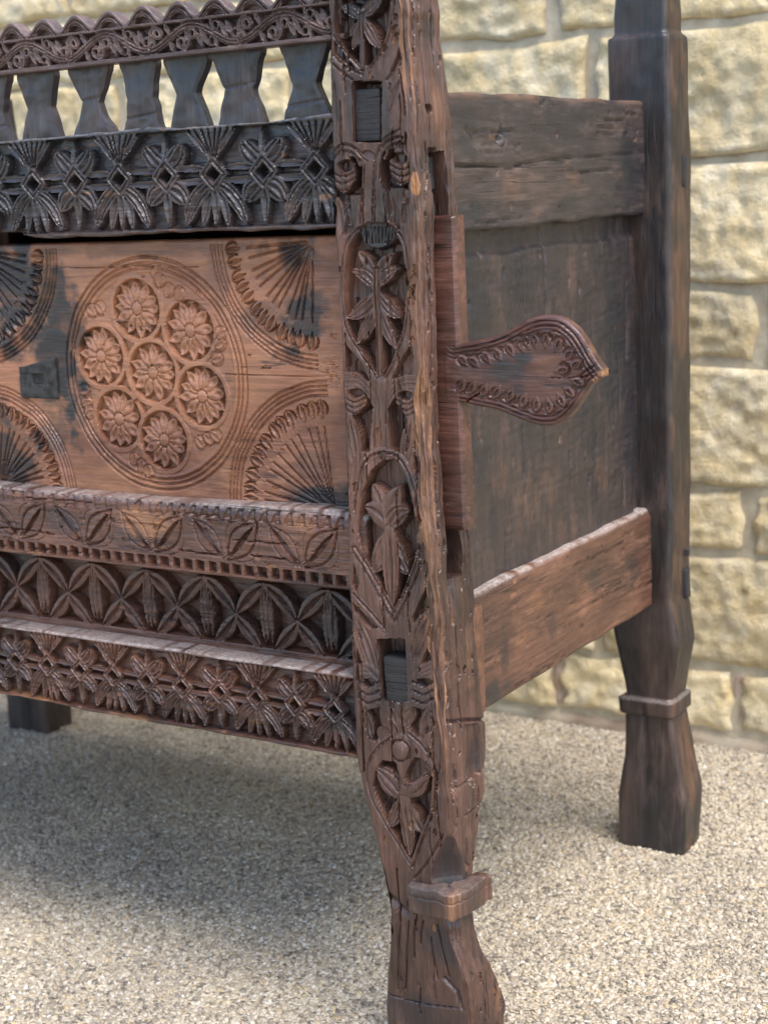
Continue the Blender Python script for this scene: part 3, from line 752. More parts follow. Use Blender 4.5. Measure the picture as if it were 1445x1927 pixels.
    H = R.H() + tool(X, V, 51, .00018) + .0006 * fbm(X * 9, V * 9, 14)
    me = slab_mesh('front_panel', X, V, H, .014, 'y', y, R.W(), r=.003, smooth=False)
    pan = link('front_panel', me, M['panel'], chest); me.materials.append(M['paddle'])
    vx = np.zeros(len(me.vertices) * 3, np.float32); me.vertices.foreach_get('co', vx); vx = vx[::3]
    fi = np.array([p.vertices[0] for p in me.polygons]); me.polygons.foreach_set('material_index', (vx[fi] > -.06).astype(np.int32)); me.update()
    pan['label'] = 'orange brown front panel carved with ringed rosettes and corner fans'
    # the part outside the post is the same board; darker, rubbed wood
    # paddle
    top = [(205, 355), (330, 335), (450, 310), (560, 275), (660, 225), (760, 170), (850, 140), (940, 135), (1020, 150), (1090, 195), (1150, 250), (1200, 320), (1250, 410), (1300, 490), (1345, 545)]
    bot = [(205, 790), (300, 800), (420, 825), (540, 850), (640, 890), (740, 930), (830, 960), (900, 970), (980, 962), (1040, 935), (1090, 890), (1140, 830), (1190, 750), (1250, 660), (1310, 620), (1345, 600)]
    T_ = np.array([on(*Z8(p), 1, y)[[0, 2]] for p in top]); B_ = np.array([on(*Z8(p), 1, y)[[0, 2]] for p in bot])
    xs = span(.0070, min(T_[-1, 0], B_[-1, 0]), .0007); zt_ = np.interp(xs, *smooth_line(T_).T); zb_ = np.interp(xs, *smooth_line(B_).T)
    X, Tt = np.meshgrid(xs, np.linspace(0, 1, 90)); V = zb_[None] + (zt_ - zb_)[None] * Tt
    R = Relief(X, V, 1, y)
    contour = np.vstack([smooth_line(T_), smooth_line(B_)[::-1]])
    for side in (smooth_line(T_), smooth_line(B_)):
        d, _ = poly_dist(R.U, R.V, side)
        for off in (.0036, .0070, .0102): R.h -= .0017 * np.exp(-((d - off) / .0008) ** 2)
        R.h -= .0012 * sstep(.0034, .0, d)
    drops = [(285, 470), (365, 480), (460, 445), (545, 420), (640, 385), (720, 350), (770, 330), (830, 320), (915, 320), (1005, 350), (1080, 430), (1140, 500), (1040, 545), (1155, 640), (1090, 715), (1030, 780), (935, 825), (840, 815), (740, 785), (640, 740), (540, 720), (440, 705), (350, 685), (270, 675)]
    cen = R.w([(880, 570)], Z8)[0]
    for p in drops:
        q = R.w([p], Z8)[0]; d = (q - cen); d = np.array([np.clip(d[0], -.012, .02), d[1] * 1.4]); d /= np.linalg.norm(d)
        R.disc(q + d * .001, .0060, -.0018, .002)
        R.leaf(q - d * .0058, q + d * .0052, .0082, .0007, grooves=0, base=.08, dome=.0014)
        R.leaf(q - d * .0030, q + d * .0030, .0030, -.0012, grooves=0, base=.08, dome=-.0005)
    R.cut([(950, 605), (1120, 605), (1270, 590)], 10, .0012, Z8)
    R.cut([(270, 820), (330, 770), (400, 725)], 12, .003, Z8)
    for p, a, b, s in (((760, 460), 90, 60, .85), ((620, 560), 150, 90, .7), ((700, 680), 60, 50, .6), ((480, 600), 80, 60, .4)): R.stain(p, a, b, s, 0, Z8, .9)
    for p, a, b, s in (((1335, 565), 34, 34, .8), ((1290, 620), 25, 25, .5), ((1240, 400), 18, 90, .25), ((900, 520), 120, 100, .18)): R.stain(p, a, b, s, 1, Z8, .5)
    R.h *= sstep(.009, .019, R.U) * sstep(.1345, .1245, R.U)
    me = slab_mesh('paddle', X, V, R.H() + tool(X, V, 61, .0002), .0095, 'y', y - .0005, R.W(), r=.0016, smooth=False)
    o = link('paddle', me, M['paddle'], pan, False); o.location = (0, 0, 0); o['label'] = 'carved paddle-shaped end of the panel, sticking out past the post'
    # iron lock plate
    a = R.w([(40, 690)], lambda p: p)[0]
    q = [on(px, py, 1, y - .0006)[[0, 2]] for px, py in ((42, 748), (109, 749), (104, 672), (44, 690))]
    P = np.array(q); n = 14; s_, t_ = np.meshgrid(np.linspace(0, 1, n), np.linspace(0, 1, n))
    U = (1 - t_) * ((1 - s_) * P[0, 0] + s_ * P[1, 0]) + t_ * ((1 - s_) * P[3, 0] + s_ * P[2, 0]); V = (1 - t_) * ((1 - s_) * P[0, 1] + s_ * P[1, 1]) + t_ * ((1 - s_) * P[3, 1] + s_ * P[2, 1])
    U, V = np.meshgrid(span(P[:, 0].min(), P[:, 0].max(), .0012), np.linspace(0, 1, 34))
    V = P[0, 1] + (np.interp(U, [P[3, 0], P[2, 0]], [P[3, 1], P[2, 1]]) - P[0, 1]) * V
    R2 = Relief(U, V, 1, y); R2.field([(64, 722), (84, 722), (84, 704), (64, 704)], .011, Z0); R2.cut([(40, 705), (62, 703)], 4, .0008, Z0)
    me = slab_mesh('lock_plate', U, V, R2.H() + .0004 * fbm(U * 80, V * 80, 3), .003, 'y', y - .0022, r=.0006)
    o = link('lock_plate', me, M['iron'], pan, False); o.location = (0, 0, 0)
    return pan
panel = front_panel()

# --- front posts
def front_post():
    z = np.concatenate([np.arange(0, .905, .00095)])
    tab = lambda pts: np.interp(z, [p[0] for p in pts], [p[1] for p in pts])
    xl = tab([(0, -.0555), (.045, -.0572), (.10, -.0495), (.125, -.0480), (.160, -.0525), (.185, -.0590), (.214, -.0660), (.245, -.0725), (.260, -.0740), (.35, -.0722), (.48, -.0700), (.60, -.0680), (.72, -.0680), (.83, -.0632), (.90, -.0620)])
    xr = tab([(0, .0205), (.047, .0222), (.080, .0212), (.105, .0150), (.130, .0112), (.174, .0109), (.236, .0108), (.30, .0092), (.40, .0070), (.487, .0052), (.546, .0048), (.605, .0060), (.68, .0075), (.735, .0042), (.83, .0008), (.90, 0.)])
    yb = tab([(0, .0560), (.019, .0575), (.042, .0545), (.065, .0440), (.089, .0340), (.117, .0300), (.1526, .0315), (.193, .0440), (.225, .0560), (.249, .0626), (.29, .0610), (.37, .0565), (.45, .0550), (.70, .0530), (.83, .0470), (.90, .046)])
    rc = tab([(0, .004), (.10, .004), (.125, .010), (.150, .0170), (.163, .0165), (.206, .0035), (.30, .006), (.45, .0075), (.80, .007), (.90, .006)])
    rc = rc * (1 + .35 * fbm(z * 22, 0 * z, 3)) ; rc = np.maximum(rc, .002)
    xr = xr + .0009 * fbm(z * 45, 0 * z, 8); xl = xl + .0008 * fbm(z * 30, 0 * z, 5); yb = yb + .0012 * fbm(z * 25, 0 * z, 6)
    nf, nc, ns, nb, nl = 88, 15, 66, 6, 20
    n = len(z); zz = z[:, None]
    tf = np.linspace(0, 1, nf)[None]; fx = xl[:, None] + tf * (xr - rc - xl)[:, None]; Zf = np.repeat(zz, nf, 1)
    R = Relief(fx, Zf, 1, 0.0)
    D = .0120
    # section A
    R.field([(125, -30), (125, 260), (215, 410), (330, 525), (420, 525), (500, 400), (550, 260), (575, -30)], D, Z4)
    R.field([(112, 300), (112, 430), (230, 520), (300, 560)], .004, Z4)
    R.field([(560, 620), (660, 520), (650, 380)], .004, Z4)
    R.leaf((330, 140), (160, 50), 105, 0, Z4, -.18, 2); R.leaf((340, 130), (520, -20), 120, 0, Z4, .15, 2)
    R.leaf((320, 170), (205, 300), 70, 0, Z4, .1, 1); R.leaf((320, 180), (255, 415), 85, 0, Z4, .1, 1)
    R.leaf((370, 170), (505, 395), 110, 0, Z4, -.1, 2); R.stroke([(335, 120), (335, 300), (345, 550)], 72, 0, Z4, 2)
    for pts, w in (([(92, -20), (100, 150), (112, 285), (205, 410), (330, 540)], 42), ([(108, 440), (200, 525), (350, 600)], 40), ([(112, 515), (190, 585), (270, 640)], 34), ([(610, -20), (590, 150), (550, 330), (485, 450), (410, 545)], 62)):
        R.stroke(pts, w, .0004, Z4, 1)
    # section B: mortise, scrolls, trunk
    for cx, sg in ((205, 1), (640, -1)):
        oy = 0 if sg > 0 else -60
        R.field([(cx - sg * 90, 1300 + oy), (cx + sg * 95, 1260 + oy), (cx + sg * 150, 1380 + oy), (cx + sg * 130, 1560 + oy), (cx + sg * 40, 1640 + oy), (cx - sg * 70, 1640 + oy)], D, Z4, smooth=True)
        R.field([(cx - sg * 40, 1560 + oy), (cx + sg * 110, 1560 + oy), (cx + sg * 95, 1760 + oy), (cx + sg * 60, 1900), (cx - sg * 10, 1900)], .005, Z4)
        R.leaf((cx - sg * 40, 1330 + oy), (cx - sg * 10, 1560 + oy), 250, -.0002, Z4, 0, 0, base=.3)
        for q in range(3): R.cut([(cx - sg * 95, 1390 + q * 55 + oy), (cx - sg * 20, 1425 + q * 55 + oy), (cx + sg * 85, 1380 + q * 50 + oy)], 16, .0015, Z4)
        R.field([(cx - sg * 60, 1320 + oy), (cx, 1285 + oy), (cx + sg * 70, 1310 + oy), (cx + sg * 40, 1370 + oy), (cx - sg * 30, 1380 + oy)], .0065, Z4, smooth=True)
        R.stroke([(cx - sg * 95, 1270 + oy), (cx - sg * 20, 1215 + oy), (cx + sg * 75, 1240 + oy), (cx + sg * 120, 1330 + oy)], 42, .0002, Z4, 1)
        R.stroke([(cx - sg * 95, 1215 + oy), (cx, 1160 + oy), (cx + sg * 110, 1210 + oy), (cx + sg * 190, 1310 + oy)], 40, .0002, Z4, 1)
        R.leaf((cx - sg * 60, 1600 + oy), (cx - sg * 20, 1900), 90, -.0003, Z4, 0, 1)
    R.stroke([(390, 1290), (385, 1550), (380, 1940)], 165, -.0006, Z4, 0, dome=.0015, smooth=False)
    for xx in (330, 352, 425, 447): R.cut([(xx + 8, 1330), (xx, 1600), (xx - 6, 1900)], 9, .0022, Z4)
    R.stroke([(310, 1215), (350, 1270), (392, 1300)], 40, .0006, Z4, 1); R.stroke([(640, 1045), (520, 1120), (440, 1290)], 44, .0006, Z4, 1)
    R.stroke([(545, 640), (610, 560), (660, 470)], 34, .0004, Z4, 1); R.leaf((560, 930), (650, 640), 70, .0003, Z4, .05, 1)
    R.leaf((150, 1120), (120, 640), 60, .0004, Z4, .03, 1)
    # section C: oval with flower
    R.field([(400, 90), (300, 170), (235, 280), (210, 450), (205, 640), (220, 820), (260, 980), (350, 1130), (470, 1330), (520, 1330), (600, 1160), (660, 980), (690, 800), (700, 500), (670, 280), (610, 170), (520, 90)], D, Z5)
    R.field([(205, 1060), (215, 1290), (400, 1360), (330, 1200)], .006, Z5); R.field([(730, 1080), (745, 1310), (590, 1340), (640, 1220)], .006, Z5)
    R.leaf((440, 490), (305, 310), 100, 0, Z5, -.05, 1); R.leaf((455, 490), (595, 325), 100, 0, Z5, .05, 1)
    R.leaf((450, 600), (255, 470), 130, 0, Z5, -.28, 2); R.leaf((465, 590), (635, 455), 120, 0, Z5, .26, 2)
    R.leaf((440, 670), (222, 850), 130, 0, Z5, .16, 2); R.leaf((490, 670), (662, 850), 120, 0, Z5, -.16, 2)
    R.leaf((440, 790), (300, 1065), 115, 0, Z5, .08, 2); R.leaf((500, 800), (620, 1110), 110, 0, Z5, -.08, 2)
    R.stroke([(455, 460), (460, 680), (475, 900), (480, 1120), (490, 1370)], 84, 0, Z5, 2, smooth=True)
    R.stroke([(400, 80), (300, 140), (215, 250), (185, 420), (178, 620), (192, 800), (230, 960), (330, 1130), (430, 1280), (480, 1380)], 54, .0003, Z5, 1)
    R.stroke([(520, 80), (620, 140), (690, 260), (716, 480), (708, 800), (678, 980), (620, 1160), (560, 1290), (510, 1380)], 54, .0003, Z5, 1)
    R.field([(300, 130), (400, 85), (520, 85), (610, 140), (600, 230), (450, 300), (330, 240)], .0030, Z5, smooth=True)
    for k in range(11): R.cut([(315 + k * 29, 120), (335 + k * 25, 250)], 14, .0018, Z5, smooth=False)
    for cx, sg in ((290, 1), (690, -1)):
        oy = 0 if sg > 0 else 20
        R.field([(cx - sg * 75, 1420 + oy), (cx + sg * 90, 1440 + oy), (cx + sg * 140, 1560 + oy), (cx + sg * 110, 1927), (cx + sg * 0, 1927), (cx - sg * 50, 1650 + oy)], D, Z5)
        R.leaf((cx - sg * 30, 1440 + oy), (cx - sg * 10, 1640 + oy), 220, -.0003, Z5, 0, 0, base=.3)
        R.field([(cx - sg * 60, 1440 + oy), (cx, 1420 + oy), (cx + sg * 65, 1440 + oy), (cx + sg * 30, 1485 + oy), (cx - sg * 30, 1490 + oy)], .0065, Z5, smooth=True)
        for q in range(3): R.cut([(cx - sg * 75, 1500 + q * 45 + oy), (cx - sg * 5, 1530 + q * 45 + oy), (cx + sg * 80, 1490 + q * 42 + oy)], 14, .0014, Z5)
        for q in range(3): R.stroke([(cx - sg * 80, 1300 + q * 46 + oy), (cx + sg * 10, 1305 + q * 46 + oy), (cx + sg * 90, 1370 + q * 46 + oy), (cx + sg * 160, 1520 + q * 30 + oy)], 40, .0002 - .0004 * q, Z5, 0)
        R.leaf((cx - sg * 50, 1640 + oy), (cx + sg * 20, 2100), 130, -.0003, Z5, 0, 2)
    R.stroke([(500, 1380), (495, 1600), (490, 1850), (480, 2080)], 132, -.0002, Z5, 0, dome=.0012)
    R.cut([(470, 1500), (490, 1750), (485, 2050)], 10, .0012, Z5); R.cut([(530, 1450), (535, 1700)], 10, .0010, Z5)
    # section D: second oval
    R.field([(380, 260), (300, 330), (240, 480), (215, 640), (205, 780), (225, 900), (300, 1060), (400, 1230), (465, 1345), (530, 1220), (590, 1060), (625, 900), (630, 700), (600, 520), (540, 360), (470, 250)], D, Z6)
    R.leaf((400, 690), (305, 425), 135, 0, Z6, -.08, 1); R.leaf((410, 690), (515, 440), 135, 0, Z6, .08, 1)
    R.leaf((415, 745), (245, 590), 150, .0002, Z6, -.32, 1); R.leaf((420, 745), (585, 620), 145, .0002, Z6, .32, 2)
    R.leaf((410, 800), (305, 1075), 150, 0, Z6, .12, 2); R.leaf((430, 810), (572, 1095), 150, 0, Z6, -.12, 2)
    R.leaf((430, 770), (450, 1345), 130, 0, Z6, 0, 2, base=.2)
    R.stroke([(375, 195), (290, 230), (230, 320), (195, 450), (175, 620)], 80, .0003, Z6, 1); R.stroke([(390, 195), (480, 225), (560, 330), (615, 500), (655, 700)], 80, .0003, Z6, 1)
    R.stroke([(175, 900), (290, 1080), (380, 1240), (455, 1380)], 84, .0002, Z6, 2); R.stroke([(660, 950), (600, 1120), (530, 1280), (465, 1400)], 84, .0002, Z6, 2)
    R.field([(170, 1000), (215, 1140), (190, 1210), (160, 1150)], .006, Z6); R.field([(170, 1290), (360, 1470), (300, 1480), (180, 1370)], .005, Z6)
    R.field([(700, 1180), (715, 1340), (610, 1480), (600, 1400)], .006, Z6)
    R.stroke([(175, 1225), (280, 1340), (400, 1480)], 76, .0001, Z6, 1); R.leaf((190, 1390), (350, 1900), 130, 0, Z6, .08, 2)
    R.leaf((720, 1370), (600, 1720), 150, 0, Z6, -.05, 2)
    for q in range(3):
        R.stroke([(205, 1740 + q * 65), (290, 1750 + q * 65), (370, 1830 + q * 60)], 46, 0, Z6, 0); R.stroke([(750, 1720 + q * 70), (660, 1760 + q * 70), (570, 1870 + q * 60)], 46, 0, Z6, 0)
    R.field([(205, 1620), (230, 1730), (190, 1730)], .006, Z6); R.field([(700, 1620), (740, 1700), (660, 1740)], .006, Z6)
    # section E: lower scrolls and third oval
    for cx, sg in ((150, 1), (445, -1)):
        for q in range(3): R.cut([(cx - sg * 50, 95 + q * 45), (cx, 120 + q * 45), (cx + sg * 58, 95 + q * 48)], 11, .0022, Z7)
        R.field([(cx - sg * 30, 80), (cx + sg * 35, 85), (cx + sg * 10, 120), (cx - sg * 15, 118)], .007, Z7, smooth=True)
        R.field([(cx - sg * 40, 255), (cx + sg * 60, 235), (cx + sg * 75, 340), (cx + sg * 40, 420), (cx, 400)], .0075, Z7)
        R.leaf((cx - sg * 20, 250), (cx + sg * 20, 410), 60, -.0006, Z7, 0, 1)
    R.disc(R.w([(228, 378)], Z7)[0], .0075, -.0015)
    R.field([(225, 520), (185, 580), (175, 660), (215, 760), (260, 880), (320, 970), (380, 1050), (420, 960), (460, 860), (490, 740), (490, 620), (450, 560), (390, 540)], D, Z7)
    R.leaf((325, 710), (188, 560), 130, 0, Z7, -.1, 2); R.leaf((345, 700), (478, 590), 140, 0, Z7, .2, 2)
    R.leaf((320, 740), (255, 875), 80, 0, Z7, .1, 2); R.leaf((355, 750), (448, 915), 80, 0, Z7, -.1, 1); R.leaf((345, 740), (375, 1035), 88, 0, Z7, 0, 2, base=.25)
    R.stroke([(275, 395), (195, 455), (145, 550), (155, 680), (225, 830), (300, 950), (385, 1090)], 44, .0003, Z7, 1)
    R.stroke([(360, 370), (440, 440), (505, 560), (500, 770), (455, 900), (390, 1090)], 50, .0003, Z7, 1)
    R.stroke([(300, 220), (310, 330), (330, 420)], 95, -.0003, Z7, 2)
    R.leaf((330, 420), (345, 650), 95, .0008, Z7, 0, 0, base=.3); R.boss(R.w([(322, 462)], Z7)[0], .0085, .0004, .002); R.ringcut(R.w([(322, 462)], Z7)[0], .0085, .0016, .002)
    R.field([(400, 500), (450, 520), (440, 590), (370, 640), (355, 590)], .007, Z7, smooth=True)
    R.cut([(545, 920), (470, 1060), (400, 1150)], 12, .0016, Z7)
    # the foot: long grooves
    for a, b in (((322, 1375), (310, 1745)), ((368, 1380), (350, 1745)), ((402, 1375), (395, 1580)), ((444, 1380), (430, 1500)), ((485, 1470), (520, 1690)), ((520, 1400), (580, 1680))):
        R.cut([a, ((a[0] + b[0]) / 2 - 4, (a[1] + b[1]) / 2), b], 9, .0018, Z7)
    R.cut([(245, 1765), (430, 1820), (620, 1845)], 9, .0016, Z7)
    R.cut([(560, 1690), (620, 1760), (650, 1850)], 20, .003, Z7); R.cut([(260, 1250), (350, 1330)], 36, .003, Z7)
    R.leaf((150, 1180), (165, 900), 60, .0002, Z6, .1, 1); R.leaf((690, 1150), (670, 850), 66, .0002, Z6, -.1, 1)
    R.leaf((165, 560), (190, 180), 60, .0002, Z6, .05, 1); R.leaf((650, 560), (610, 200), 60, .0002, Z6, -.05, 1)
    R.leaf((300, 330), (260, 230), 60, -.0002, Z7, 0, 1); R.leaf((340, 330), (400, 235), 60, -.0002, Z7, 0, 1)
    R.leaf((130, 640), (112, 330), 34, .0003, Z7, .05, 1); R.leaf((525, 620), (520, 300), 44, .0003, Z7, -.05, 1)
    R.distress(-.070, .004, .02, .86, 5, 34, 60); R.distress(-.008, .004, .20, .86, 6, 10, 70, size=1.2)
    # mortises
    R.field([(272, 655), (502, 655), (497, 1140), (282, 1140)], .017, Z4, edge=.0010)
    R.field([(345, 1555), (545, 1555), (560, 2000), (380, 2000)], .020, Z6, edge=.0010)
    # long cracks down the face
    R.cut([(645, 560), (670, 700), (690, 930)], 10, .002, Z4); R.cut([(165, 1500), (190, 1700), (205, 1927)], 9, .003, Z6); R.cut([(95, 0), (110, 250), (120, 420), (125, 580)], 8, .004, Z7)
    R.cut([(745, 560), (745, 930)], 14, .003, Z4)
    for p, a, b, s in (((330, 60), 190, 120, .6), ((540, 900), 60, 300, .35), ((450, 190), 170, 110, .9)): R.stain(p, a, b, s, 0, Z5 if p[1] == 190 else Z4, .6)
    for p, a, b, s in (((230, 1750), 90, 150, .6), ((520, 1700), 60, 200, .5)): R.stain(p, a, b, s, 0, Z4, .6)
    for p, a, b, s in (((600, 420), 60, 70, .7), ((450, 1800), 200, 200, .5)): R.stain(p, a, b, s, 0, Z6, .6)
    for p, a, b, s in (((300, 120), 200, 130, .45), ((560, 1500), 110, 130, .7), ((420, 1900), 250, 120, .55)): R.stain(p, a, b, s, 0, Z7, .6)
    Hf = R.H() + tool(Zf, fx, 71, .0004) + .0007 * fbm(fx * 40, Zf * 20, 15)
    Hf = Hf - .0022 * sstep(.05, .0, tf) ** 2
    wf = R.W()
    # corner
    an = np.linspace(0, np.pi / 2, nc + 2)[1:-1][None]
    wob = 1 + .10 * fbm(zz * 70 + 0 * an, an * 3, 21) + .16 * (np.abs(fbm(zz * 16 + 0 * an, an * 9, 22, 4)) - .4) * (1 + .5 * np.sign(vnoise(zz * 55 + 0 * an, an * 5, 23)))
    fac = sstep(.205, .198, zz) * sstep(.120, .140, zz)
    lin = an / (np.pi / 2); si = np.sin(an) * wob * (1 - fac) + fac * (lin - .06 * np.sin(np.pi * lin)); co = np.cos(an) * wob * (1 - fac) + fac * (1 - lin - .06 * np.sin(np.pi * lin))
    cxx = (xr - rc)[:, None] + rc[:, None] * si; cyy = rc[:, None] - rc[:, None] * co
    # side face
    tsd = np.linspace(0, 1, ns)[None]; sy = rc[:, None] + tsd * (yb - rc)[:, None]; Zs = np.repeat(zz, ns, 1)
    S = Relief(sy, Zs, 0, 0.0)
    S.field([(.0185, .405), (.0415, .403), (.0415, .724), (.0195, .723)], .030, edge=.0012)
    S.field([(.0195, .7235), (.030, .723), (.030, .7265), (.0195, .727)], .006)
    S.disc(S.w([(798, 206)], Z0)[0], .0042, -.008); S.disc(S.w([(858, 1258)], Z0)[0], .0038, -.005); S.disc(S.w([(844, 1325)], Z0)[0], .0020, -.005)
    S.cut([(840, 1480), (872, 1458), (905, 1436)], 5, .0022, Z0); S.cut([(852, 1532), (880, 1512), (902, 1493)], 4, .0016, Z0)
    S.cut([(822, 1357), (850, 1354), (880, 1352), (905, 1350)], 6, .0035, Z0); S.cut([(858, 1370), (860, 1440), (862, 1470)], 6, .004, Z0); S.cut([(900, 1360), (904, 1420)], 4, .002, Z0)
    S.field([(855, 1362), (880, 1357), (882, 1455), (860, 1462)], .004, Z0)
    S.cut([(790, 60), (793, 200)], 6, .003, Z0); S.cut([(905, 1880), (940, 1850)], 4, .0016, Z0); S.cut([(830, 1090), (832, 1250)], 4, .0014, Z0)
    S.cut([(893, 1150), (897, 1260)], 5, .0025, Z0)
    for p, a, b, s in (((805, 60), 30, 70, .6), ((840, 1120), 20, 130, .5), ((880, 1420), 50, 60, .5), ((800, 160), 20, 50, -.1), ((905, 1880), 40, 40, .4), ((845, 1640), 40, 80, .8)): S.stain(p, a, b, max(s, 0), 0, Z0, .6)
    for p, a, b, s in (((868, 1230), 25, 90, .22), ((812, 200), 24, 70, .30), ((880, 1740), 30, 60, .2), ((890, 1870), 14, 50, .5)): S.stain(p, a, b, s, 1, Z0, .7)
    S.distress(.006, .055, .02, .86, 8, 30, 70); S.distress(.004, .012, .20, .86, 9, 8, 50, size=1.2)
    Hs = S.H() + tool(Zs, sy, 81, .0005) + .0008 * fbm(sy * 40, Zs * 18, 19)
    ws = S.W()
    wc = np.zeros((n, nc, 3)); band = sstep(-.35, .45, fbm(zz * 26 + 0 * an, an * 6, 33, 5)); zr = np.repeat(zz, nc, 1)
    wc[..., 1] = band * (.18 + .50 * sstep(.33, .42, zr) * sstep(.70, .62, zr) + .45 * sstep(.24, .30, zr) * sstep(.34, .32, zr) + .4 * sstep(.74, .78, zr)) * sstep(.19, .22, zr)
    wc[..., 0] = np.maximum(wc[..., 0], .75 * fac * np.sin(an * 2) ** .5)
    # worn band spreads onto the front face
    e = (xr - rc)[:, None] - fx
    wf[..., 1] = np.maximum(wf[..., 1], .50 * sstep(.008, .001, e + .004 * fbm(fx * 60, Zf * 25, 9)) * sstep(.30, .36, Zf) * sstep(.74, .66, Zf) * sstep(-.5, .3, fbm(fx * 30, Zf * 25, 37)))
    i = np.argmin(abs(z - on(778, 345, 1, 0)[2]))
    spot = np.hypot((np.repeat(zz, nc, 1) - on(778, 345, 1, 0)[2]) / .0085, (an - .6) / .5) < 1; wc[..., 1] = np.where(spot, 1.4, wc[..., 1])
    tb = np.linspace(0, 1, nb + 2)[1:-1][None]; bx = xr[:, None] + tb * (xl - xr)[:, None]; by = np.repeat(yb[:, None], nb, 1)
    tl = np.linspace(0, 1, nl + 1)[:-1][None]; ly = yb[:, None] * (1 - tl); lx = np.repeat(xl[:, None], nl, 1)
    X = np.concatenate([fx, cxx, xr[:, None] + Hs, bx, lx], 1); Yv = np.concatenate([-Hf, cyy, sy, by, ly], 1)
    c = X.shape[1]; Zv = np.repeat(zz, c, 1)
    W = np.concatenate([wf, wc, ws, np.zeros((n, nb + nl, 3))], 1)
    VV = np.stack([X, Yv, Zv], -1).reshape(-1, 3); idx = np.arange(n * c).reshape(n, c); nx = np.roll(idx, -1, 1)
    q = np.stack([idx[:-1], nx[:-1], nx[1:], idx[1:]], -1).reshape(-1, 4)
    VV = np.concatenate([VV, [[X[0].mean(), Yv[0].mean(), z[0]], [X[-1].mean(), Yv[-1].mean(), z[-1]]]])
    t = np.concatenate([np.stack([nx[0], idx[0], np.full(c, n * c)], -1), np.stack([idx[-1], nx[-1], np.full(c, n * c + 1)], -1)])
    return mesh_from('front_post', VV, q, t, np.concatenate([W.reshape(-1, 3), np.zeros((2, 3))]), smooth=False)

def collar_mesh():
    """broken ring of wood left standing round the ankle of the leg"""
    path = np.array([(-.026, .004), (-.0245, -.0095), (-.012, -.0100), (.004, -.0105), (.0135, -.0100), (.0200, -.0060), (.0220, .002), (.0225, .016), (.0222, .028), (.0220, .038), (.0215, .0445), (.008, .046)])
    P = smooth_line(path, 4); inner = np.array([np.clip(P[:, 0], -.022, .004), np.clip(P[:, 1], .006, .030)]).T
    prof = [(0, 1), (.5, 1), (.93, .995), (.97, .985), (1, .94), (1, .70), (.975, .66), (.975, .62), (1, .58), (1, .10), (.97, .03), (.93, .005), (.5, 0), (0, 0)]
    V = []
    for k, (o, i) in enumerate(zip(P, inner)):
        for f, g in prof:
            p = i + (o - i) * f; zt = .1590 + .0011 * vnoise(k * .35, 0, 3) - .004 * sstep(.5, 1, k / len(P)); zb = .1365 + .0015 * vnoise(k * .3, 0, 5) - .002 * sstep(.5, 1, k / len(P))
            V.append((p[0] + .0004 * vnoise(k * 1.1, g * 9, 2), p[1] + .0004 * vnoise(k * 1.3, g * 9, 7), zb + (zt - zb) * g + .0006 * vnoise(k * .9, f * 5, 9)))
    n, c = len(P), len(prof); idx = np.arange(n * c).reshape(n, c)
    q = np.stack([idx[:-1, :-1], idx[:-1, 1:], idx[1:, 1:], idx[1:, :-1]], -1).reshape(-1, 4)
    V = np.array(V); ends = []
    for r, s in ((0, 1), (n - 1, -1)):
        a = idx[r]; V = np.concatenate([V, V[a].mean(0)[None]]); k = len(V) - 1
        for i in range(c): ends.append((a[i], a[(i + 1) % c], k) if s < 0 else (a[(i + 1) % c], a[i], k))
    W = np.zeros((len(V), 3)); W[:, 0] = .45 * sstep(-.3, .4, fbm(V[:, 0] * 50, V[:, 1] * 50, 8)); W[:, 1] = .55 * np.exp(-((V[:, 0] - .018) / .008) ** 2 - ((V[:, 1] + .006) / .010) ** 2) + .08 * sstep(0., .5, fbm(V[:, 0] * 60, V[:, 1] * 60 + V[:, 2] * 40, 4)); W[:, 2] = .12 * (V[:, 2] > .157)
    return mesh_from('collar', V, q[:, ::-1], ends, W, smooth=False)

pm = front_post(); post = link('front_post', pm, M['post'], chest); post['label'] = 'front post carved with flowers in pointed ovals, running down to a leg'
cm = collar_mesh(); collar = link('collar', cm, M['post'], post, False)
def tenon(name, lo, hi, parent, mat=None, seed=0, bevel=.0018, wob=.0008):
    return link(name, box_mesh(name, lo, hi, bevel, wob, seed, (.85, 0, 0), step=.004), mat or M['tenon'], parent, False)
tenons = [tenon('tenon', (-.0458, .0016, .7345), (-.0242, .022, .7718), post, seed=1, wob=.0012),
          tenon('tenon', (-.0446, .0016, .3050), (-.0218, .024, .3425), post, seed=2, wob=.0012),
          tenon('wedge', (-.020, .0255, .6955), (-.0020, .0385, .7200), post, seed=3, wob=.0016),
          tenon('wedge', (-.020, .0230, .4060), (-.0040, .0340, .4380), post, seed=4, wob=.0012)]
# the left front post is the same post turned about
def mirror(o, parent):
    c = o.copy(); scene.collection.objects.link(c); c.parent = parent; return c
left = mirror(post, chest); left.scale = (-1, 1, 1); left.location = Vector((2 * XM, 0, 0)) - E_LOC
for ch in [collar] + tenons: mirror(ch, left)

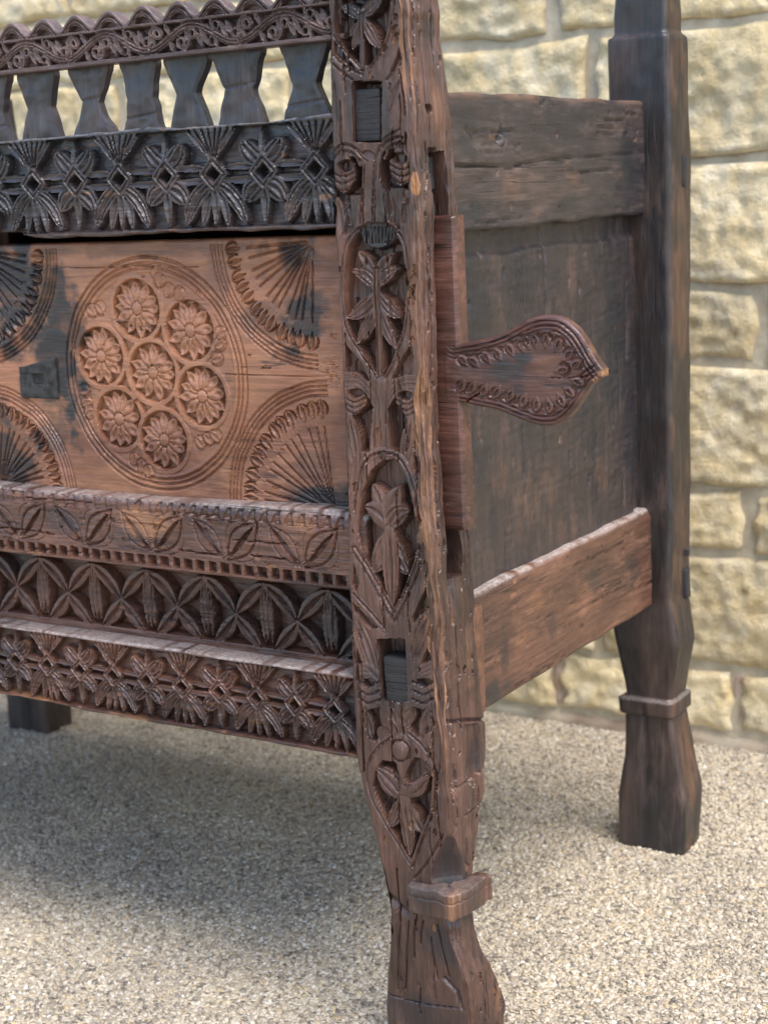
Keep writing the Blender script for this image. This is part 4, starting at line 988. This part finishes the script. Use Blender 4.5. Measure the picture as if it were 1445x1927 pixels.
# --- rear posts
def rear_post():
    z = np.concatenate([np.arange(0, .895, .0025), [.8315, .8325, .1645, .1655, .146, .149]]); z = np.unique(np.round(z, 5))
    tab = lambda pts: np.interp(z, [p[0] for p in pts], [p[1] for p in pts])
    xl = tab([(0, -.0610), (.055, -.0615), (.10, -.0540), (.146, -.0530), (.149, -.0572), (.1645, -.0580), (.1655, -.0518), (.178, -.0525), (.240, -.0640), (.30, -.0640), (.78, -.0572), (.828, -.0560), (.8322, -.0555), (.8328, -.0515), (.85, -.0520), (.875, -.050), (.895, -.043)])
    xr = tab([(0, .0130), (.060, .0138), (.10, .0065), (.146, -.0015), (.149, .0020), (.1645, .0026), (.1655, -.0012), (.178, .0010), (.226, .0092), (.275, .0010), (.35, .0030), (.51, .0050), (.714, .0073), (.828, .0066), (.8322, .005), (.8328, .0020), (.85, .003), (.875, .002), (.895, -.006)])
    yb = tab([(0, .5220), (.0205, .5230), (.046, .5275), (.093, .5265), (.146, .5235), (.149, .5275), (.1645, .5280), (.1655, .5225), (.234, .5260), (.45, .5290), (.71, .5255), (.83, .5225), (.8328, .518), (.895, .514)])
    yf = tab([(0, .4715), (.10, .476), (.146, .4765), (.149, .4725), (.1645, .4720), (.1655, .4785), (.22, .474), (.30, .472), (.830, .472), (.8328, .4765), (.875, .477), (.895, .483)])
    n = len(z); cols = []
    def face(a, b, k): return [(a[0] + (b[0] - a[0]) * t, a[1] + (b[1] - a[1]) * t) for t in np.linspace(0, 1, k)[:-1]]
    e = .0035
    tf = np.linspace(0, 1, 18)
    X = np.concatenate([(xl + e)[:, None] + tf[None] * (xr - xl - 2 * e)[:, None], xr[:, None] + 0 * tf[None, :14], (xr - e)[:, None] + tf[None, ::3] * (xl - xr + 2 * e)[:, None], xl[:, None] + 0 * tf[None, :14]], 1)
    t14 = np.linspace(0, 1, 14); t6 = tf[::3]
    Y = np.concatenate([yf[:, None] + 0 * tf[None], (yf + e)[:, None] + t14[None] * (yb - yf - 2 * e)[:, None], yb[:, None] + 0 * t6[None], (yb - e)[:, None] + t14[None] * (yf - yb + 2 * e)[:, None]], 1)
    c = X.shape[1]; Z = np.repeat(z[:, None], c, 1)
    X = X + .0009 * fbm(Z * 22, Y * 40, 3); Y = Y + .0009 * fbm(Z * 22, X * 40, 4)
    Y[:, :18] += .0035 * np.exp(-((X[:, :18] + .030) / .0018) ** 2) * sstep(.165, .150, Z[:, :18])      # split in the foot
    VV = np.stack([X, Y, Z], -1).reshape(-1, 3); idx = np.arange(n * c).reshape(n, c); nx = np.roll(idx, -1, 1)
    q = np.stack([idx[:-1], nx[:-1], nx[1:], idx[1:]], -1).reshape(-1, 4)
    VV = np.concatenate([VV, [[-.025, .5, 0], [-.025, .5, z[-1]]]])
    t = np.concatenate([np.stack([nx[0], idx[0], np.full(c, n * c)], -1), np.stack([idx[-1], nx[-1], np.full(c, n * c + 1)], -1)])
    W = np.zeros((n, c, 3)); W[..., 0] = .45 * sstep(.15, .25, Z) * (X < xr[:, None] - .002) * sstep(-.6, .3, fbm(X * 20, Z * 14, 8))
    W[:, 18:30, 1] = .20 * sstep(-.2, .4, fbm(Z * 18, Y * 30, 5))[:, 18:30]
    W[..., 2] = np.where((z[:, None] > .1640) & (z[:, None] < .1660), .25, 0)
    return mesh_from('rear_post', VV, q, t, np.concatenate([W.reshape(-1, 3), np.zeros((2, 3))]))
rm = rear_post(); rp = link('rear_post', rm, M['rear_post'], chest); rp['label'] = 'dark rear post with notched ankle and stepped top'
rt = [tenon('tenon', (-.01, .5020, .6870), (.0092, .5130, .7170), rp, M['rear_post'], 5), tenon('tenon', (-.01, .508, .268), (.0062, .519, .300), rp, M['rear_post'], 6), tenon('peg', (-.01, .508, .3150), (.0075, .514, .3215), rp, M['tenon'], 7, .001, .0005)]
rl = mirror(rp, chest); rl.scale = (-1, 1, 1); rl.location = Vector((2 * XM, 0, 0)) - E_LOC
for ch in rt: mirror(ch, rl)

# --- sides
hz = lambda f: float(np.mean(f(np.array([.1, .2])))) if callable(f) else f
def yz_board(name, y0, y1, zb, zt, x, T, mat, carve, step=.0018, r=.002, label=None, parent=chest):
    Yg, Tt = np.meshgrid(span(y0, y1, step), np.linspace(0, 1, int((hz(zt) - hz(zb)) / step)))
    b = zb(Yg) if callable(zb) else zb + 0 * Yg; t = zt(Yg) if callable(zt) else zt + 0 * Yg
    V = b + (t - b) * Tt
    R = Relief(Yg, V, 0, x); carve(R)
    me = slab_mesh(name, Yg, V, R.H() + .0004 * fbm(Yg * 30, V * 90, 3) + .0009 * fbm(Yg * 9, V * 16, 6), T, 'x', x, R.W(), r=r)
    o = link(name, me, mat, parent)
    if label: o['label'] = label
    return o
def c_top(R):
    R.cut([(840, 312), (900, 312), (960, 314), (1010, 303), (1080, 296), (1150, 291), (1215, 286)], 4.5, .0065, Z0, taper=.75)
    k = R.w([(945, 262)], Z0)[0]; R.boss(k, .0060, -.0010, .0025); R.ringcut(k, .0060, .0022, .0022)
    for q in range(7): R.cut([(870 + q * 4, 246 + q * 5), (905, 249 + q * 4), (940, 250 + q * 4)], 3, .0010, Z0)
    for q in range(9): R.cut([(868 + q * 5, 238 + q * 5), (900, 246 + q * 4), (930, 252 + q * 2.5), (944, 262)], 2.5, .0016, Z0)
    R.distress(.06, .47, .665, .768, 91, 16, 12, 'u', .8); R.stain((930, 255), 26, 14, .35, 1, Z0, .8, 2)
    R.cut([(1030, 338), (1110, 322)], 4, .0012, Z0)
    for p, a, b, s in (((880, 240), 60, 70, .6), ((1050, 230), 120, 40, .5), ((1180, 300), 60, 110, .7), ((900, 400), 60, 40, .7), ((1060, 380), 60, 30, .6), ((1000, 240), 60, 50, .4)): R.stain(p, a, b, s, 0, Z0, 1.2, 3)
    for p, a, b, s in (((960, 350), 50, 40, .15), ((1080, 330), 80, 40, .13)): R.stain(p, a, b, s, 1, Z0, 1.2, 4)
    top = sstep(.7640, .7700, R.V) * sstep(-.7, .2, fbm(R.U * 25, R.V * 60, 14)); R.wear[:, 1] = np.maximum(R.wear[:, 1], .30 * top)
    R.h -= .0012 * sstep(.760, .772, R.V)
def c_panel(R):
    R.h -= .0045 * sstep(.640, .646, R.V + .0015 * fbm(R.U * 20, 0 * R.U, 3))
    R.h -= .0030 * sstep(.452, .462, R.U)
    R.cut([(1085, 612), (1145, 590)], 4, .0008, Z0); R.cut([(1010, 925), (1120, 880)], 6, .0006, Z0); R.cut([(1040, 780), (1100, 760)], 5, .0005, Z0)
    R.h += .0005 * vnoise(R.U * 70, R.V * 380, 9); R.distress(.06, .45, .37, .65, 92, 26, 40, 'v')
    for p, a, b, s in (((900, 560), 70, 130, .8), ((1150, 650), 90, 230, .8), ((1000, 520), 160, 60, .5), ((900, 850), 40, 90, .6), ((1030, 850), 40, 60, .3), ((1180, 850), 40, 120, .6), ((930, 980), 40, 60, .5)): R.stain(p, a, b, s, 0, Z0, 1.2, 7)
    for p, a, b, s in (((1000, 940), 120, 90, .10), ((1060, 1000), 100, 60, .12), ((940, 900), 40, 60, .1), ((1130, 890), 50, 80, .09)): R.stain(p, a, b, s, 1, Z0, 1.2, 8)
def c_low(R):
    for p, a, b, s in (((950, 1250), 30, 90, .6), ((1040, 1180), 40, 60, .45), ((1120, 1090), 50, 40, .4), ((930, 1300), 50, 40, .7), ((1190, 1080), 50, 60, .4)): R.stain(p, a, b, s, 0, Z0, 1.2, 9)
    for p, a, b, s in (((1010, 1130), 90, 30, .3), ((1100, 1120), 60, 50, .22), ((980, 1200), 40, 70, .25), ((1060, 1240), 70, 20, .25)): R.stain(p, a, b, s, 1, Z0, 1.2, 10)
    R.distress(.06, .47, .27, .365, 93, 18, 22, 'u', .8)
    R.h -= .0035 * sstep(.3615, .3700, R.V + .001 * fbm(R.U * 30, 0 * R.U, 2))
    R.wear[:, 2] = .75 * sstep(.3655, .3690, R.V) * sstep(-.8, .1, fbm(R.U * 60, R.V * 80, 17))
YA, YB = .045, .482
sides = [yz_board('side_rail', YA, YB, lambda y: .6630 + .0016 * vnoise(y * 22, 0 * y, 4), lambda y: .7705 + .0010 * vnoise(y * 30, 0 * y, 5), -.020, .026, M['side'], c_top, label='blackened upper side rail with a knot and a long crack'),
         yz_board('side_panel', YA, YB, .355, .672, -.029, .014, M['side_panel'], c_panel, .002, label='dark stained side panel under the upper side rail'),
         yz_board('side_rail', YA, YB, lambda y: .2675 + .001 * vnoise(y * 26, 0 * y, 6), lambda y: .3695 + .0012 * vnoise(y * 34, 0 * y, 7), -.018, .030, M['side_low'], c_low, label='brown lower side rail with a dusty top edge')]
bat = link('batten', box_mesh('batten', (-.030, .0815, .2725), (-.0075, .0975, .3635), .0012, .0005, 9, (0, .25, 0)), M['paddle'], chest); bat['label'] = 'thin brown batten wedged behind the front post'
for o in sides + [bat]:
    c = mirror(o, chest); c.scale = (-1, 1, 1); c.location = Vector((2 * XM, 0, 0)) - E_LOC

# --- boards inside and behind: floor, lid, back
def plain_board(name, lo, hi, seed):
    return link(name, box_mesh(name, lo, hi, .002, .0006, seed), M['inner'], chest)
for k in range(4):
    plain_board('floor_board', (-.905, .060 + k * .105, .300), (-.047, .163 + k * .105, .316), 20 + k)
for k in range(4):
    plain_board('lid_board', (-.915, .056 + k * .105, .700), (-.037, .159 + k * .105, .716), 30 + k)
plain_board('back_rail', (-.905, .486, .262), (-.047, .512, .352), 40)
plain_board('back_panel', (-.905, .492, .350), (-.047, .508, .655), 41)
plain_board('back_rail', (-.905, .486, .652), (-.047, .512, .722), 42)
del chest['is_root']
